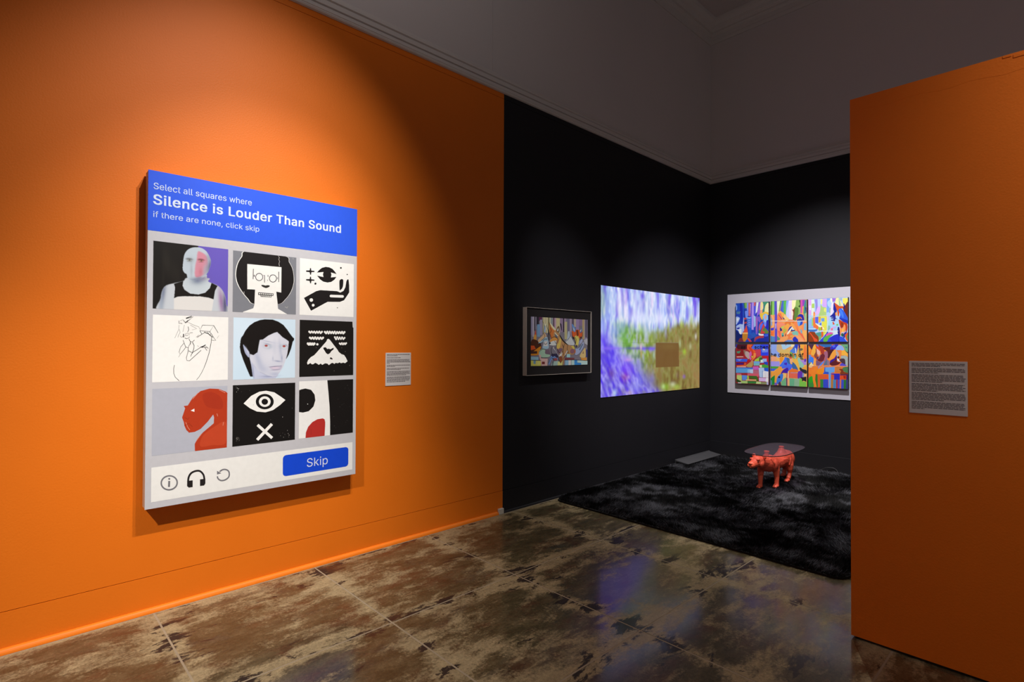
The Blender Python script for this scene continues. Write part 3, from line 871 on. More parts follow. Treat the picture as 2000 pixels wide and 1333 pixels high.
# square 5: pale face with red eyes and dark hair
R5 = rect_of(PLP, T5, [(60, 60), (1300, 95), (52, 1315), (1295, 1255)])
s = Soft(PLP, T5, R5, 270, 270)
s.fill('#cfe3f1')
s.blob('#c5dcec', 300, 1200, 500, 300, 0.6)
s.blob('#d8e8f4', 300, 250, 300, 250, 0.5)
s.poly('#130e0c', [(700, 92), (850, 100), (960, 140), (1060, 205), (1130, 290), (1200, 390), (1250, 455), (1278, 475), (1275, 510), (1250, 540), (1215, 680), (1170, 800), (1120, 885), (1000, 900), (500, 900), (450, 1240), (395, 1240), (330, 1090), (260, 920), (205, 760), (188, 650), (200, 520), (215, 460), (255, 410), (300, 320), (380, 220), (480, 150), (590, 108)], 2.5, sm=False)
s.poly('#c3c8dc', [(380, 850), (450, 900), (700, 1100), (960, 1200), (900, 1280), (485, 1290), (450, 1230), (415, 1000)], 3, sm=False)
s.blob('#8e96b8', 455, 1150, 16, 170, 0.8, -0.1)
s.blob('#8e96b8', 780, 1235, 160, 25, 0.8, -0.05)
face = [(590, 505), (650, 500), (760, 420), (880, 365), (935, 350), (975, 385), (1040, 450), (1120, 500), (1168, 535), (1160, 640), (1140, 780), (1110, 900), (1050, 1060), (980, 1170), (930, 1225), (850, 1240), (720, 1215), (600, 1160), (490, 1060), (420, 940), (385, 850), (390, 790), (460, 812), (545, 755), (570, 600)]
MF = s.mask(face, 3)
s.over('#d0d2de', MF)
s.blob('#a4acc6', 560, 900, 60, 220, 0.65, -0.35, within=MF)
s.blob('#b4bad0', 650, 1080, 120, 70, 0.6, 0.5, within=MF)
s.blob('#dcdde6', 800, 820, 170, 140, 0.7, within=MF)
s.blob('#e2e2ea', 850, 470, 150, 90, 0.7, within=MF)
s.blob('#aab2ca', 1000, 700, 26, 170, 0.6, -0.08, within=MF)
s.blob('#c0c6d6', 880, 640, 30, 170, 0.35, within=MF)
s.blob('#9aa2c0', 1030, 870, 16, 60, 0.8, within=MF)
s.blob('#8b93b4', 950, 932, 70, 14, 0.85, 0.12, within=MF)
s.blob('#9aa3c0', 850, 880, 14, 45, 0.5, within=MF)
s.blob('#a5aecb', 900, 1190, 110, 40, 0.6, within=MF)
s.blob('#aab0cc', 470, 1040, 20, 90, 0.9, -0.6, within=MF)
s.blob('#7d85aa', 640, 1180, 140, 10, 0.7, 0.42, within=MF)
s.poly('#b9b4c8', [(775, 1045), (840, 1042), (900, 1030), (960, 1035), (1020, 1015), (1030, 1045), (1000, 1095), (900, 1112), (830, 1098)], 5)
s.blob('#d9c9d8', 900, 1068, 100, 24, 0.9, -0.06, 2)
s.blob('#6c6288', 900, 1036, 130, 7, 0.8, -0.08, 2)
s.blob('#8a84a6', 900, 1108, 100, 8, 0.7, -0.05, 2)
s.poly('#a9b1cc', [(255, 600), (300, 650), (345, 710), (380, 760), (375, 855), (330, 820), (285, 740)], 3)
s.blob('#d2d6e4', 345, 740, 14, 70, 0.7, -0.4)
for ex, ey, r in ((716, 622, 1), (1075, 632, 0)):
    s.blob('#a9b6c6', ex + 25 * r, ey + 12, 95, 55, 0.75, 0.1, 2, within=MF)
    s.blob('#d3d8df', ex + 5, ey + 18, 60, 34, 0.8, 0.1, 2, within=MF)
    s.blob('#a23a34', ex, ey, 34, 23, 1.0, 0, 3)
    s.blob('#5e6a90', ex + (15 if r else 45), ey - (40 if r else 20), 70 if r else 30, 8, 0.5, 0.25 if r else 0.7, within=MF)
s.blob('#8f98b8', 740, 535, 120, 10, 0.5, 0.2, within=MF)
s.build('picture_square', PIG, panel, 0.0004, 1.0, label='painted square of a pale face with red eyes on light blue')

# square 6: white triangle and ragged lines on black
R6 = rect_of(PLP, T6, [(62, 58), (1222, 95), (48, 1302), (1222, 1252)])
a = Art(PLP, T6, R6).fill('#181614')
def ragged(x0, x1, y, n, amp, wd, sl=0.0):
    pts = [(x0 + (x1 - x0) * k / n, y + sl * k / n + (amp if k % 2 else -amp) * random.uniform(0.6, 1.2)) for k in range(n + 1)]
    a.line(WH, pts, wd)
    for p in pts[::1]:
        a.poly(WH, ell(p[0], p[1], wd * 0.47, wd * 0.47, 10))
ragged(265, 540, 322, 10, 16, 46, 5)
ragged(605, 1030, 333, 16, 16, 48, 2)
ragged(280, 565, 452, 10, 14, 50, 8)
ragged(820, 1030, 455, 8, 22, 42, 6)
ragged(235, 375, 582, 6, 14, 56, 0)
a.poly(WH, ell(440, 588, 25))
ragged(925, 1065, 580, 6, 14, 42, -6)
tri = [(680, 468), (710, 490), (880, 710), (900, 750), (960, 800), (1020, 820), (1060, 880), (1095, 955), (1040, 998), (1000, 985), (950, 1000), (925, 980), (880, 1000), (840, 990), (810, 1015), (770, 990), (740, 1000), (690, 1040), (660, 1008), (610, 1000), (545, 1035), (515, 1005), (470, 1035), (430, 1005), (395, 990), (350, 1020), (320, 1022), (290, 995), (230, 1030), (215, 990), (240, 930), (300, 865), (370, 825), (430, 760), (640, 520), (650, 480)]
a.poly(WH, tri)
a.poly('#181614', [(570, 660), (620, 652), (655, 690), (690, 682), (720, 696), (795, 660), (790, 700), (740, 740), (715, 780), (670, 806), (630, 780), (600, 730), (572, 690)])
a.poly('#181614', [(715, 880), (735, 868), (772, 900), (765, 920), (715, 908)])
a.poly('#d8d6d2', [(1203, 95), (1222, 95), (1222, 230), (1208, 220)])
for p in ((1140, 1045), (805, 1165), (415, 660), (1045, 745), (968, 665)):
    a.poly('#77746e', ell(p[0], p[1], 6, 12, 8))
a.build('picture_square', panel, label='black painted square with a white triangle and ragged white lines')

# square 7: red figure bent over
R7 = rect_of(PLP, Z2, [(122, 712), (772, 684), (116, 1292), (770, 1222)])
a = Art(PLP, Z2, R7).fill('#b2b4bf')
RED = '#b23a1d'
a.poly(RED, [(790, 760), (760, 735), (700, 712), (620, 708), (540, 730), (470, 790), (430, 855), (395, 860), (407, 880), (385, 945), (380, 960), (395, 1000), (400, 1030), (415, 1065), (440, 1092), (490, 1085), (540, 1060), (600, 1000), (650, 935), (658, 960), (655, 1010), (560, 1090), (500, 1170), (490, 1190), (492, 1265), (790, 1240)])
a.poly('#a8341c', [(560, 760), (640, 740), (720, 790), (730, 880), (640, 880), (580, 850)], True)
a.poly('#bf4526', [(560, 1120), (660, 1040), (760, 1000), (760, 1180), (640, 1200), (540, 1210)], True)
a.poly('#eceae6', [(455, 900), (487, 882), (487, 911)])
for p in ([(412, 1000), (430, 1045), (448, 1068)], [(700, 718), (755, 745)], [(682, 925), (690, 950)], [(740, 1000), (735, 1030)], [(505, 1160), (550, 1100)], [(470, 800), (520, 745)]):
    a.line('#d98872', p, 5)
a.line('#8c2c16', [(400, 960), (430, 975), (445, 960)], 4).line('#8c2c16', [(405, 1030), (440, 1010), (470, 1040)], 4)
a.build('picture_square', panel, label='painted square of a red bowed figure on lilac grey')

# square 8: white eye and cross on black
R8 = rect_of(PLP, Z2, [(822, 682), (1363, 655), (815, 1215), (1358, 1152)])
a = Art(PLP, Z2, R8).fill('#161413')
a.poly(WH, [(914, 838), (980, 772), (1050, 736), (1110, 727), (1180, 741), (1240, 781), (1277, 808), (1230, 852), (1170, 895), (1105, 915), (1030, 908), (970, 880)])
a.poly('#161413', ell(1098, 822, 78, 67)).poly(WH, ell(1098, 822, 51, 46)).poly('#161413', ell(1098, 823, 28, 26))
a.line(WH, [(1035, 1024), (1162, 1138)], 25).line(WH, [(1160, 1016), (1032, 1154)], 25)
for k in range(46):
    x, y = random.choice([(random.uniform(1210, 1330), random.uniform(1090, 1135)), (random.uniform(850, 880), random.uniform(1130, 1165)), (random.uniform(845, 900), random.uniform(680, 740)), (random.uniform(830, 1350), random.uniform(680, 1180))])
    a.poly('#b9b6b0' if k % 3 == 0 else '#6a6762', ell(x, y, random.uniform(1, 3), random.uniform(1.5, 5), 6))
a.build('picture_square', panel, label='black painted square with a white eye above a white cross')

# square 9: cropped white, black and red shapes
R9 = rect_of(PLP, Z2, [(1397, 645), (1865, 628), (1393, 1147), (1862, 1088)])
a = Art(PLP, Z2, R9).fill('#efeeea')
a.poly('#181615', [(1637, 600), (1900, 600), (1900, 1130), (1665, 1130), (1665, 1000), (1660, 860), (1650, 740)])
a.poly('#181615', [(1380, 728), (1415, 716), (1450, 708), (1500, 720), (1530, 760), (1537, 810), (1520, 865), (1480, 905), (1430, 917), (1380, 912)])
a.poly('#b5302b', [(1450, 1160), (1455, 1090), (1475, 1040), (1510, 1000), (1555, 975), (1600, 967), (1617, 975), (1622, 1000), (1622, 1030), (1616, 1140)])
a.line('#8c2a20', [(1500, 1060), (1498, 1110)], 3)
for k in range(22):
    a.poly('#4a4844', ell(random.uniform(1690, 1850), random.uniform(680, 1060), random.uniform(1, 4), random.uniform(1, 4), 6))
a.poly('#d0cec8', ell(1470, 843, 4))
a.build('picture_square', panel, label='painted square of cropped white, black and red shapes')

# footer bar with button and icons
RF = rect_of(PLP, Z3, [(185, 745), (1772, 540), (180, 1020), (1768, 755)])
foot = Art(PLP, Z3, RF).fill('#ecebe6').build('footer_bar', panel, label='white footer bar with blue Skip button and three icons')
RB = rect_of(PLP, Z3, [(1221, 645), (1741, 580), (1221, 813), (1735, 733)])
rr = 0.022
rb = []
for cx, cz, a0 in ((RB[1] - rr, RB[3] - rr, 0), (RB[0] + rr, RB[3] - rr, 90), (RB[0] + rr, RB[2] + rr, 180), (RB[1] - rr, RB[2] + rr, 270)):
    rb += [(cx + rr * math.cos(math.radians(a0 + t)), cz + rr * math.sin(math.radians(a0 + t))) for t in (0, 22.5, 45, 67.5, 90)]
a = Art(PLP, Z3, d0=0.0006)
a.plane_poly('#1649d4', rb)
a.build('skip_button', foot)
z3 = lambda x, y: PLP.at(250 + x * .24758, 730 + y * .24758)
A, B = z3(1410, 736), z3(1575, 716)
text_words('Skip', PLP, A[0], B[0], (A[1] + B[1]) / 2, z3(1430, 668)[1] - z3(1430, 734)[1], paint('#d7defa'), foot, 0.0012)
a = Art(PLP, Z3, d0=0.0006)
a.ring('#77767a', '#ecebe6', 325, 863, 63, 55, 12, -0.15)
a.line('#6f6e72', [(325, 848), (323, 896)], 15).poly('#6f6e72', ell(325, 832, 8, 8))
a.build('information_icon', foot)
a = Art(PLP, Z3, d0=0.0006)
a.line('#231f1f', [(474, 880), (474, 850), (480, 815), (500, 785), (538, 769), (570, 772), (595, 800), (602, 835), (602, 860)], 15, True)
a.poly('#231f1f', [(466, 848), (510, 843), (510, 896), (480, 901), (466, 890)]).poly('#231f1f', [(568, 836), (610, 830), (610, 868), (600, 884), (568, 888)])
a.build('headphones_icon', foot)
a = Art(PLP, Z3, d0=0.0006)
a.line('#77767a', [(704, 812), (712, 832), (735, 845), (765, 840), (792, 820), (799, 795), (792, 770), (770, 758), (745, 760), (722, 775)], 11, True)
a.poly('#77767a', [(702, 768), (736, 788), (702, 797)])
a.build('reload_icon', foot)

# ================================================================== printed text sheets
PAPER = principled('white_paper', (0.66, 0.62, 0.60), 0.6, 0, 0.3)
PRINT = principled('grey_print', (0.14, 0.12, 0.12), 0.7)


def text_sheet(label, plane, rect, paras, lh, margin):
    a0, a1, z0, z1 = rect
    loc = plane.world((a0 + a1) / 2, z0)
    t = thing('text_sheet', label, 'wall label', loc, 'printed wall texts')
    c = [plane.world(a0, z0, 0.0004), plane.world(a1, z1, 0.004)]
    lo, hi = np.minimum(*c), np.maximum(*c)
    MB().bevel_box(lo[0], hi[0], lo[1], hi[1], lo[2], hi[2], 0.0008).build('sheet', PAPER, t)
    v, f = [], []
    z = z1 - margin
    for nl, last in paras:
        for k in range(nl):
            x = a0 + margin
            end = a1 - margin * random.uniform(0.6, 1.6) if k < nl - 1 else a0 + margin + (a1 - a0 - 2 * margin) * last
            while x < end:
                wl_ = min(end, x + random.uniform(0.006, 0.022)) - x
                n = len(v)
                v += [plane.world(p, q_, 0.0044) for p, q_ in ((x, z - lh * 0.55), (x + wl_, z - lh * 0.55), (x + wl_, z), (x, z))]
                f.append((n, n + 1, n + 2, n + 3))
                x += wl_ + 0.0022
            z -= lh
        z -= lh * 0.75
    obj('print', v, f, PRINT, t)['kind'] = 'stuff'


text_sheet('small white printed text sheet on the orange wall beside the painted panel', Plane(0, 0.0), (-5.140, -4.917, 1.199, 1.449),
           [(2, .45), (1, .6), (4, .12), (2, .35), (2, .6), (4, .85), (5, .8)], 0.0088, 0.011)
text_sheet('white printed text sheet on the free-standing orange partition', Plane(1, -4.028), (3.0235, 3.2425, 1.187, 1.438),
           [(3, .55), (4, .52), (6, .6), (6, .5), (6, .62), (6, .25)], 0.0064, 0.010)

# ================================================================== framed picture
FR0, FR1, FZ0, FZ1, FD = -3.694, -2.731, 1.228, 1.868, 0.052
fr = thing('framed_picture', 'pale wooden framed picture of foxes with black mat on the black wall', 'picture', (0, (FR0 + FR1) / 2, FZ0))
FRAME = noise_mat('pale_frame_wood', (0.62, 0.55, 0.50), (0.70, 0.63, 0.58), 30, 0.5)
fw = 0.0035
for y0, y1, z0, z1_ in ((FR0, FR0 + fw, FZ0, FZ1), (FR1 - fw, FR1, FZ0, FZ1), (FR0 + fw, FR1 - fw, FZ0, FZ0 + fw), (FR0 + fw, FR1 - fw, FZ1 - fw, FZ1)):
    MB().bevel_box(0.0005, FD, y0, y1, z0, z1_, 0.0012).build('frame_rail', FRAME, fr)
MAT_ = principled('black_mat_board', (0.012, 0.010, 0.012), 0.8)
MB().box(0.001, FD - 0.010, FR0 + fw, FR1 - fw, FZ0 + fw, FZ1 - fw).build('mat_board', MAT_, fr)
PF = Plane(0, FD - 0.010)
FX = (1030, 612, .0825)
RFX = rect_of(PF, FX, [(85, 75), (1420, 165), (78, 1250), (1420, 1225)])
a = Art(PF, FX, RFX, illum=0.42, rough=0.6)
a.fill('#5f5d68')
for x0, x1, y0, y1, c in ((80, 120, 70, 520, '#6a6880'), (120, 160, 70, 560, '#8a8698'), (165, 185, 70, 420, '#15131a'), (185, 215, 75, 380, '#6b6878'), (215, 275, 75, 300, '#23202a'), (275, 345, 75, 180, '#4a2440'), (230, 300, 280, 560, '#5a7a9a'), (300, 350, 170, 520, '#77738a'), (365, 500, 80, 470, '#8f8a68'), (400, 410, 85, 400, '#c4be98'), (440, 450, 85, 400, '#c4be98'), (470, 478, 90, 400, '#a7a080'), (500, 520, 90, 650, '#14120f'), (520, 545, 95, 240, '#b8a880'), (545, 605, 95, 420, '#6d7478'), (605, 640, 100, 420, '#4c3848'), (640, 700, 105, 420, '#8a7684'), (680, 770, 110, 480, '#96906c'), (770, 845, 120, 450, '#6e6078'), (845, 870, 120, 450, '#1c1820'), (870, 915, 125, 480, '#7a6a80'), (880, 940, 220, 620, '#8e8c68'), (940, 1000, 130, 420, '#57546a'), (1000, 1050, 140, 560, '#7f7488'), (1050, 1100, 150, 300, '#4a4252'), (1100, 1150, 150, 330, '#8d8478'), (1150, 1220, 150, 400, '#77698a'), (1220, 1300, 155, 300, '#6a5a78'), (1300, 1350, 160, 620, '#8a7c5c'), (1350, 1420, 160, 640, '#6f6a80'), (1375, 1400, 160, 580, '#231f2c')):
    a.rectf(c, x0, y0 - 15, x1, y1)
for c, p in (('#b07a3a', [(150, 540), (190, 470), (215, 540), (210, 680), (140, 690)]), ('#a23c20', [(170, 520), (190, 390), (210, 500)]), ('#3a1f14', [(80, 700), (130, 620), (250, 660), (330, 760), (300, 920), (200, 960), (80, 960)]),
             ('#a8421c', [(80, 770), (160, 770), (200, 850), (80, 880)]), ('#c26a1c', [(240, 830), (320, 790), (290, 900), (250, 990), (80, 1000), (80, 960)]), ('#35201a', [(80, 905), (230, 900), (230, 960), (80, 965)]),
             ('#7a94b0', [(250, 720), (330, 650), (410, 560), (480, 600), (500, 830), (360, 830), (380, 700)]), ('#a9a4b4', [(380, 680), (470, 660), (480, 780), (380, 780)]),
             ('#b28a6a', [(250, 640), (350, 540), (400, 470), (450, 550), (380, 600), (280, 690)]), ('#cfa890', [(345, 190), (380, 240), (460, 280), (490, 430), (470, 470), (440, 320), (390, 290)]), ('#7c8fb4', [(390, 280), (430, 330), (430, 460), (390, 450)]),
             ('#c07848', [(515, 215), (560, 290), (660, 390), (680, 430), (600, 500), (560, 560), (520, 460)]), ('#d8b488', [(520, 210), (640, 350), (670, 400), (620, 390), (560, 300)]), ('#9c5a2c', [(540, 330), (640, 430), (640, 560), (560, 600), (530, 480)]),
             ('#5a4a38', [(680, 420), (700, 340), (740, 305), (760, 350), (750, 450), (700, 480)]), ('#98a0aa', [(700, 420), (715, 370), (735, 360), (730, 430)]),
             ('#8c6a48', [(640, 430), (760, 500), (820, 620), (940, 730), (1050, 780), (1130, 900), (1080, 980), (900, 1000), (860, 1200), (820, 1230), (830, 1040), (760, 980), (700, 850), (690, 700), (600, 640)]),
             ('#b4743a', [(530, 650), (590, 590), (690, 540), (720, 620), (640, 660), (560, 690)]), ('#9fb0be', [(515, 700), (600, 660), (680, 650), (690, 760), (600, 770), (530, 760)]), ('#15141a', ell(530, 712, 22, 20)),
             ('#c8924a', [(690, 760), (740, 700), (770, 560), (800, 640), (760, 820), (700, 830)]), ('#e4d6b4', [(600, 780), (640, 850), (720, 980), (740, 1030), (680, 920), (610, 830)]), ('#d8cca4', [(740, 1030), (800, 920), (830, 930), (800, 1030)]),
             ('#5c4a58', [(710, 880), (780, 830), (830, 850), (800, 920), (720, 960)]), ('#e0d2a8', [(880, 1000), (940, 880), (960, 890), (900, 1010)]), ('#4a5060', [(640, 500), (700, 520), (720, 600), (660, 570)]), ('#dcb890', [(650, 450), (730, 540), (710, 550), (640, 470)]),
             ('#7d9a88', [(270, 920), (360, 840), (420, 870), (420, 960), (530, 990), (500, 1040), (330, 1040)]), ('#5a4a58', [(420, 870), (520, 860), (540, 960), (430, 970)]), ('#a68a88', [(260, 960), (320, 1000), (320, 1060), (480, 1070), (470, 1250), (330, 1250), (300, 1110)]), ('#5a2424', [(340, 1150), (410, 1150), (410, 1210), (340, 1210)]),
             ('#5674a8', [(500, 1180), (560, 1020), (640, 970), (700, 1000), (710, 1100), (640, 1050), (560, 1120), (520, 1220)]), ('#26243c', [(560, 980), (690, 960), (720, 1010), (700, 1060), (640, 1020), (600, 1040)]), ('#7a3a3c', [(620, 1080), (700, 1060), (700, 1120), (620, 1120)]),
             ('#6f94b8', [(80, 1030), (260, 1040), (260, 1110), (80, 1110)]), ('#b2b050', [(80, 1120), (310, 1130), (320, 1250), (80, 1250)]), ('#5c7c90', [(140, 1110), (200, 1120), (190, 1210), (140, 1200)]), ('#c8a860', [(200, 1140), (290, 1140), (290, 1220), (200, 1220)]),
             ('#7d9490', [(590, 1150), (720, 1130), (720, 1240), (560, 1250)]), ('#aab26a', [(720, 1150), (830, 1120), (830, 1240), (710, 1240)]), ('#3a3c48', [(590, 1150), (610, 1150), (605, 1245), (585, 1245)]), ('#6a3a24', [(750, 1040), (800, 1020), (830, 1100), (790, 1180), (770, 1130)]),
             ('#6a8cc0', [(890, 1120), (970, 1110), (970, 1235), (890, 1235)]), ('#a8b0c4', [(970, 1110), (1030, 1110), (1030, 1235), (970, 1235)]), ('#8aa4c8', [(1040, 1110), (1110, 1110), (1110, 1230), (1040, 1230)]), ('#2c6aa8', [(1110, 1100), (1190, 1110), (1190, 1180), (1270, 1180), (1270, 1230), (1110, 1230)]),
             ('#8ca8a4', [(1180, 1110), (1420, 1130), (1420, 1230), (1270, 1230), (1270, 1180), (1180, 1170)]), ('#5c3034', [(880, 1050), (1110, 1060), (1110, 1110), (880, 1110)]), ('#7aa0c8', [(930, 970), (1010, 970), (1010, 1050), (930, 1050)]), ('#b07030', [(1260, 1050), (1400, 1050), (1400, 1130), (1280, 1120)]),
             ('#9aa0bc', [(890, 680), (1010, 560), (1060, 620), (1110, 750), (960, 750), (900, 720)]), ('#8894b4', [(960, 430), (1010, 430), (1010, 560), (930, 650)]), ('#c89848', [(1030, 780), (1090, 770), (1140, 850), (1080, 850)]),
             ('#a84a24', [(1050, 430), (1130, 430), (1170, 390), (1290, 430), (1300, 520), (1250, 600), (1180, 560), (1110, 600), (1060, 530)]), ('#4c70a8', [(1050, 280), (1070, 260), (1130, 360), (1130, 440), (1090, 430)]), ('#c6d0dc', [(1080, 330), (1110, 380), (1115, 430), (1090, 400)]), ('#4a5a80', [(1230, 440), (1290, 340), (1300, 420), (1260, 480)]), ('#c4ccd8', [(1240, 430), (1275, 370), (1265, 440)]),
             ('#cc9a50', [(1110, 560), (1180, 530), (1220, 600), (1210, 720), (1180, 800), (1140, 770), (1130, 650)]), ('#3c3440', ell(1160, 780, 24, 28)), ('#8088a8', [(1210, 720), (1230, 650), (1300, 620), (1290, 690), (1220, 750)]), ('#5a2c1c', [(1150, 400), (1200, 400), (1210, 520), (1170, 560)]), ('#2c2830', [(1060, 570), (1100, 560), (1120, 600), (1080, 620)]), ('#2c2830', [(1230, 560), (1280, 560), (1260, 600)]),
             ('#7a84a0', [(1140, 830), (1230, 800), (1320, 680), (1330, 780), (1220, 960), (1130, 990), (1120, 900)]), ('#4a5c74', [(1220, 860), (1300, 720), (1320, 740), (1240, 890)]), ('#b89060', [(1240, 1000), (1320, 870), (1370, 830), (1370, 1040), (1260, 1050)]), ('#6a5040', [(1300, 960), (1320, 890), (1330, 960)]), ('#2a3060', [(1380, 860), (1420, 860), (1420, 1040), (1390, 1040)]), ('#8a8c94', [(1330, 640), (1420, 600), (1420, 760), (1350, 720)]), ('#26201c', [(770, 520), (850, 640), (950, 740), (930, 745), (830, 660), (760, 540)]), ('#15131a', [(770, 230), (800, 260), (815, 420), (800, 400)]), ('#6a4a58', ell(1060, 900, 50, 55)), ('#c05828', [(1110, 870), (1140, 880), (1130, 960), (1110, 930)])):
    a.shape(c, p)
for wd_, p in ((9, [(515, 215), (540, 330), (560, 420), (530, 480), (560, 580)]), (8, [(350, 190), (400, 300), (380, 450), (410, 560), (330, 650)]), (10, [(450, 280), (490, 440), (470, 560)]), (9, [(560, 600), (640, 560), (720, 620), (690, 720)]), (8, [(640, 660), (690, 760), (640, 850)]),
               (9, [(700, 850), (760, 940), (820, 930), (850, 830), (830, 740)]), (9, [(600, 780), (560, 860), (580, 960), (640, 970)]), (10, [(720, 1010), (740, 1100), (790, 1190)]), (9, [(830, 1230), (850, 1080), (900, 1000), (960, 900)]), (8, [(880, 720), (840, 880), (860, 1000)]), (8, [(960, 740), (940, 850), (980, 960)]),
               (8, [(1050, 440), (1060, 540), (1120, 620), (1140, 740)]), (8, [(1290, 440), (1300, 540), (1250, 620), (1220, 740)]), (8, [(1110, 560), (1150, 620), (1140, 720)]), (9, [(1140, 830), (1210, 820), (1260, 760)]), (8, [(890, 690), (960, 620), (1010, 540), (1000, 430)]), (7, [(1100, 760), (1130, 860), (1110, 960)]),
               (8, [(250, 720), (340, 700), (400, 620), (470, 610)]), (7, [(380, 680), (420, 740), (470, 700)]), (7, [(270, 920), (360, 850), (420, 860)]), (7, [(500, 1180), (560, 1060), (620, 1100), (600, 1200)]), (7, [(80, 1115), (320, 1120)]), (7, [(320, 1060), (480, 1065)]), (7, [(880, 1112), (1110, 1108), (1420, 1125)])):
    a.line('#1d1a20', p, wd_, True)
a.build('fox_picture', fr, label='muted picture of foxes among striped trees')

# ================================================================== projected video image
PS = Plane(0, 0.0)
SX = (1165, 550, .17632)
RS = (-2.513, -0.325, 0.950, 2.170)
video_projection = thing('projected_light_panel', 'glowing projected image of blurred violet, green and ochre on the black wall', 'video_projection', (0, -1.42, 0.95))
MB().box(0.0005, 0.006, RS[0], RS[1], RS[2], RS[3]).build('added_backing', principled('added_backing_dark', (0.05, 0.05, 0.05), 0.8), video_projection)  # added sheet to carry the glow; the image falls on bare wall
s = Soft(PS, SX, RS, 300, 190)
s.fill('#a9b4f0')
X, Y = s.X, s.Y
top = lambda x: 0
def palette(cols, n, lo=0.30, hi=0.70):
    C_ = np.array([rgb(c) for c in cols])
    t_ = np.clip((n - lo) / (hi - lo), 0, 0.9999) * (len(cols) - 1)
    i_ = t_.astype(int)
    f_ = (t_ - i_)[..., None]
    return C_[i_] * (1 - f_) + C_[i_ + 1] * f_


wob = 14 * fbm(X / 60.0, Y / 60.0, 91, 2)
sky = palette(['#6a50dc', '#8a90ee', '#a9c4f0', '#d8e6fb', '#f4f0ff', '#9cb8e6'], fbm((X + wob) / 20.0, Y / 170.0, 23, 3))
s.C = sky
# pale streaked sky part
for cx, wd, c, al, y0, y1 in ((60, 40, '#7fa08f', .9, 60, 400), (120, 25, '#9fb8d8', .8, 60, 350), (180, 40, '#c3d2f4', .8, 80, 420), (250, 28, '#f6f2ff', .95, 80, 400), (292, 10, '#7c62d8', .9, 80, 330), (320, 16, '#eed8ff', .95, 80, 420), (360, 18, '#7d86ea', .9, 90, 440), (420, 40, '#dfe6fc', .9, 100, 420), (480, 18, '#b6b0f2', .8, 100, 400), (515, 22, '#7a66de', .9, 100, 360), (565, 24, '#dbe8fa', .9, 110, 420), (610, 14, '#f0d2f6', .9, 115, 300), (645, 24, '#d6e4fb', .9, 115, 420), (685, 12, '#8a86ea', .8, 120, 360), (720, 26, '#b7c4f6', .9, 125, 470), (795, 30, '#7358dc', .95, 140, 400), (842, 14, '#e8f2ff', .95, 150, 260), (845, 8, '#cfa6f8', .9, 250, 460), (890, 26, '#8068ee', .95, 150, 460), (930, 14, '#a8c0f0', .9, 160, 440), (965, 16, '#cfe0fb', .9, 165, 430), (995, 10, '#7a6ae8', .8, 165, 440), (1030, 22, '#c9def6', .9, 170, 460), (1080, 22, '#7c5fe6', .95, 180, 430), (1115, 14, '#a090e8', .8, 190, 420)):
    s.blob(c, cx, (y0 + y1) / 2, wd, (y1 - y0) / 1.7, al * 0.7, 0.0, 1.6)
s.blob('#efe9ff', 322, 350, 22, 80, 0.9)
s.blob('#e6f0ff', 840, 200, 18, 60, 0.9)
for cx, cy, rx, ry, c, al in ((450, 400, 120, 60, '#dfe0ff', .8), (600, 420, 150, 50, '#dce6fb', .8), (690, 400, 40, 70, '#eee9ff', .7)):
    s.blob(c, cx, cy, rx, ry, al * 0.75)
# olive and ochre mass at the right, green fringe in the middle
horizon = 440 + 70 * np.exp(-((X - 560) / 220) ** 2) + 60 * vnoise(X / 28.0, X * 0 + 3.3, 5) + 40 * vnoise(X / 11.0, X * 0 + 8.1, 6) - 30 * (X > 850)
g = 1 / (1 + np.exp(-(Y - horizon) / 14))
gl = 1 / (1 + np.exp(-(X - 200 - 0 * Y) / 40))
GRN = palette(['#4f7c2c', '#74a040', '#90b85c', '#b6c8a8', '#a6b4d0'], fbm((X + wob) / 18.0, Y / 55.0, 43, 3))
OCH = palette(['#735a30', '#82703a', '#867f40', '#948f58', '#957848'], fbm((X + wob) / 26.0, Y / 80.0, 47, 3))
VIO = palette(['#4a30e2', '#6a50f0', '#5a48b8', '#8c80f0', '#b4aef6', '#6a54e8'], fbm((X - 0.35 * Y + wob) / 22.0, Y / 110.0, 53, 3))
def cover(col, M):
    s.C = s.C * (1 - M[..., None]) + col * M[..., None]
cover(GRN, g * gl)
ochre = 1 / (1 + np.exp(-((X - 640) + (Y - 620) * 0.35) / 70)) * g
cover(OCH, np.clip(ochre, 0, 1))
s.blob('#8f7c4a', 1080, 900, 160, 260, 0.4)
s.blob('#a07a50', 1120, 1050, 60, 160, 0.5)
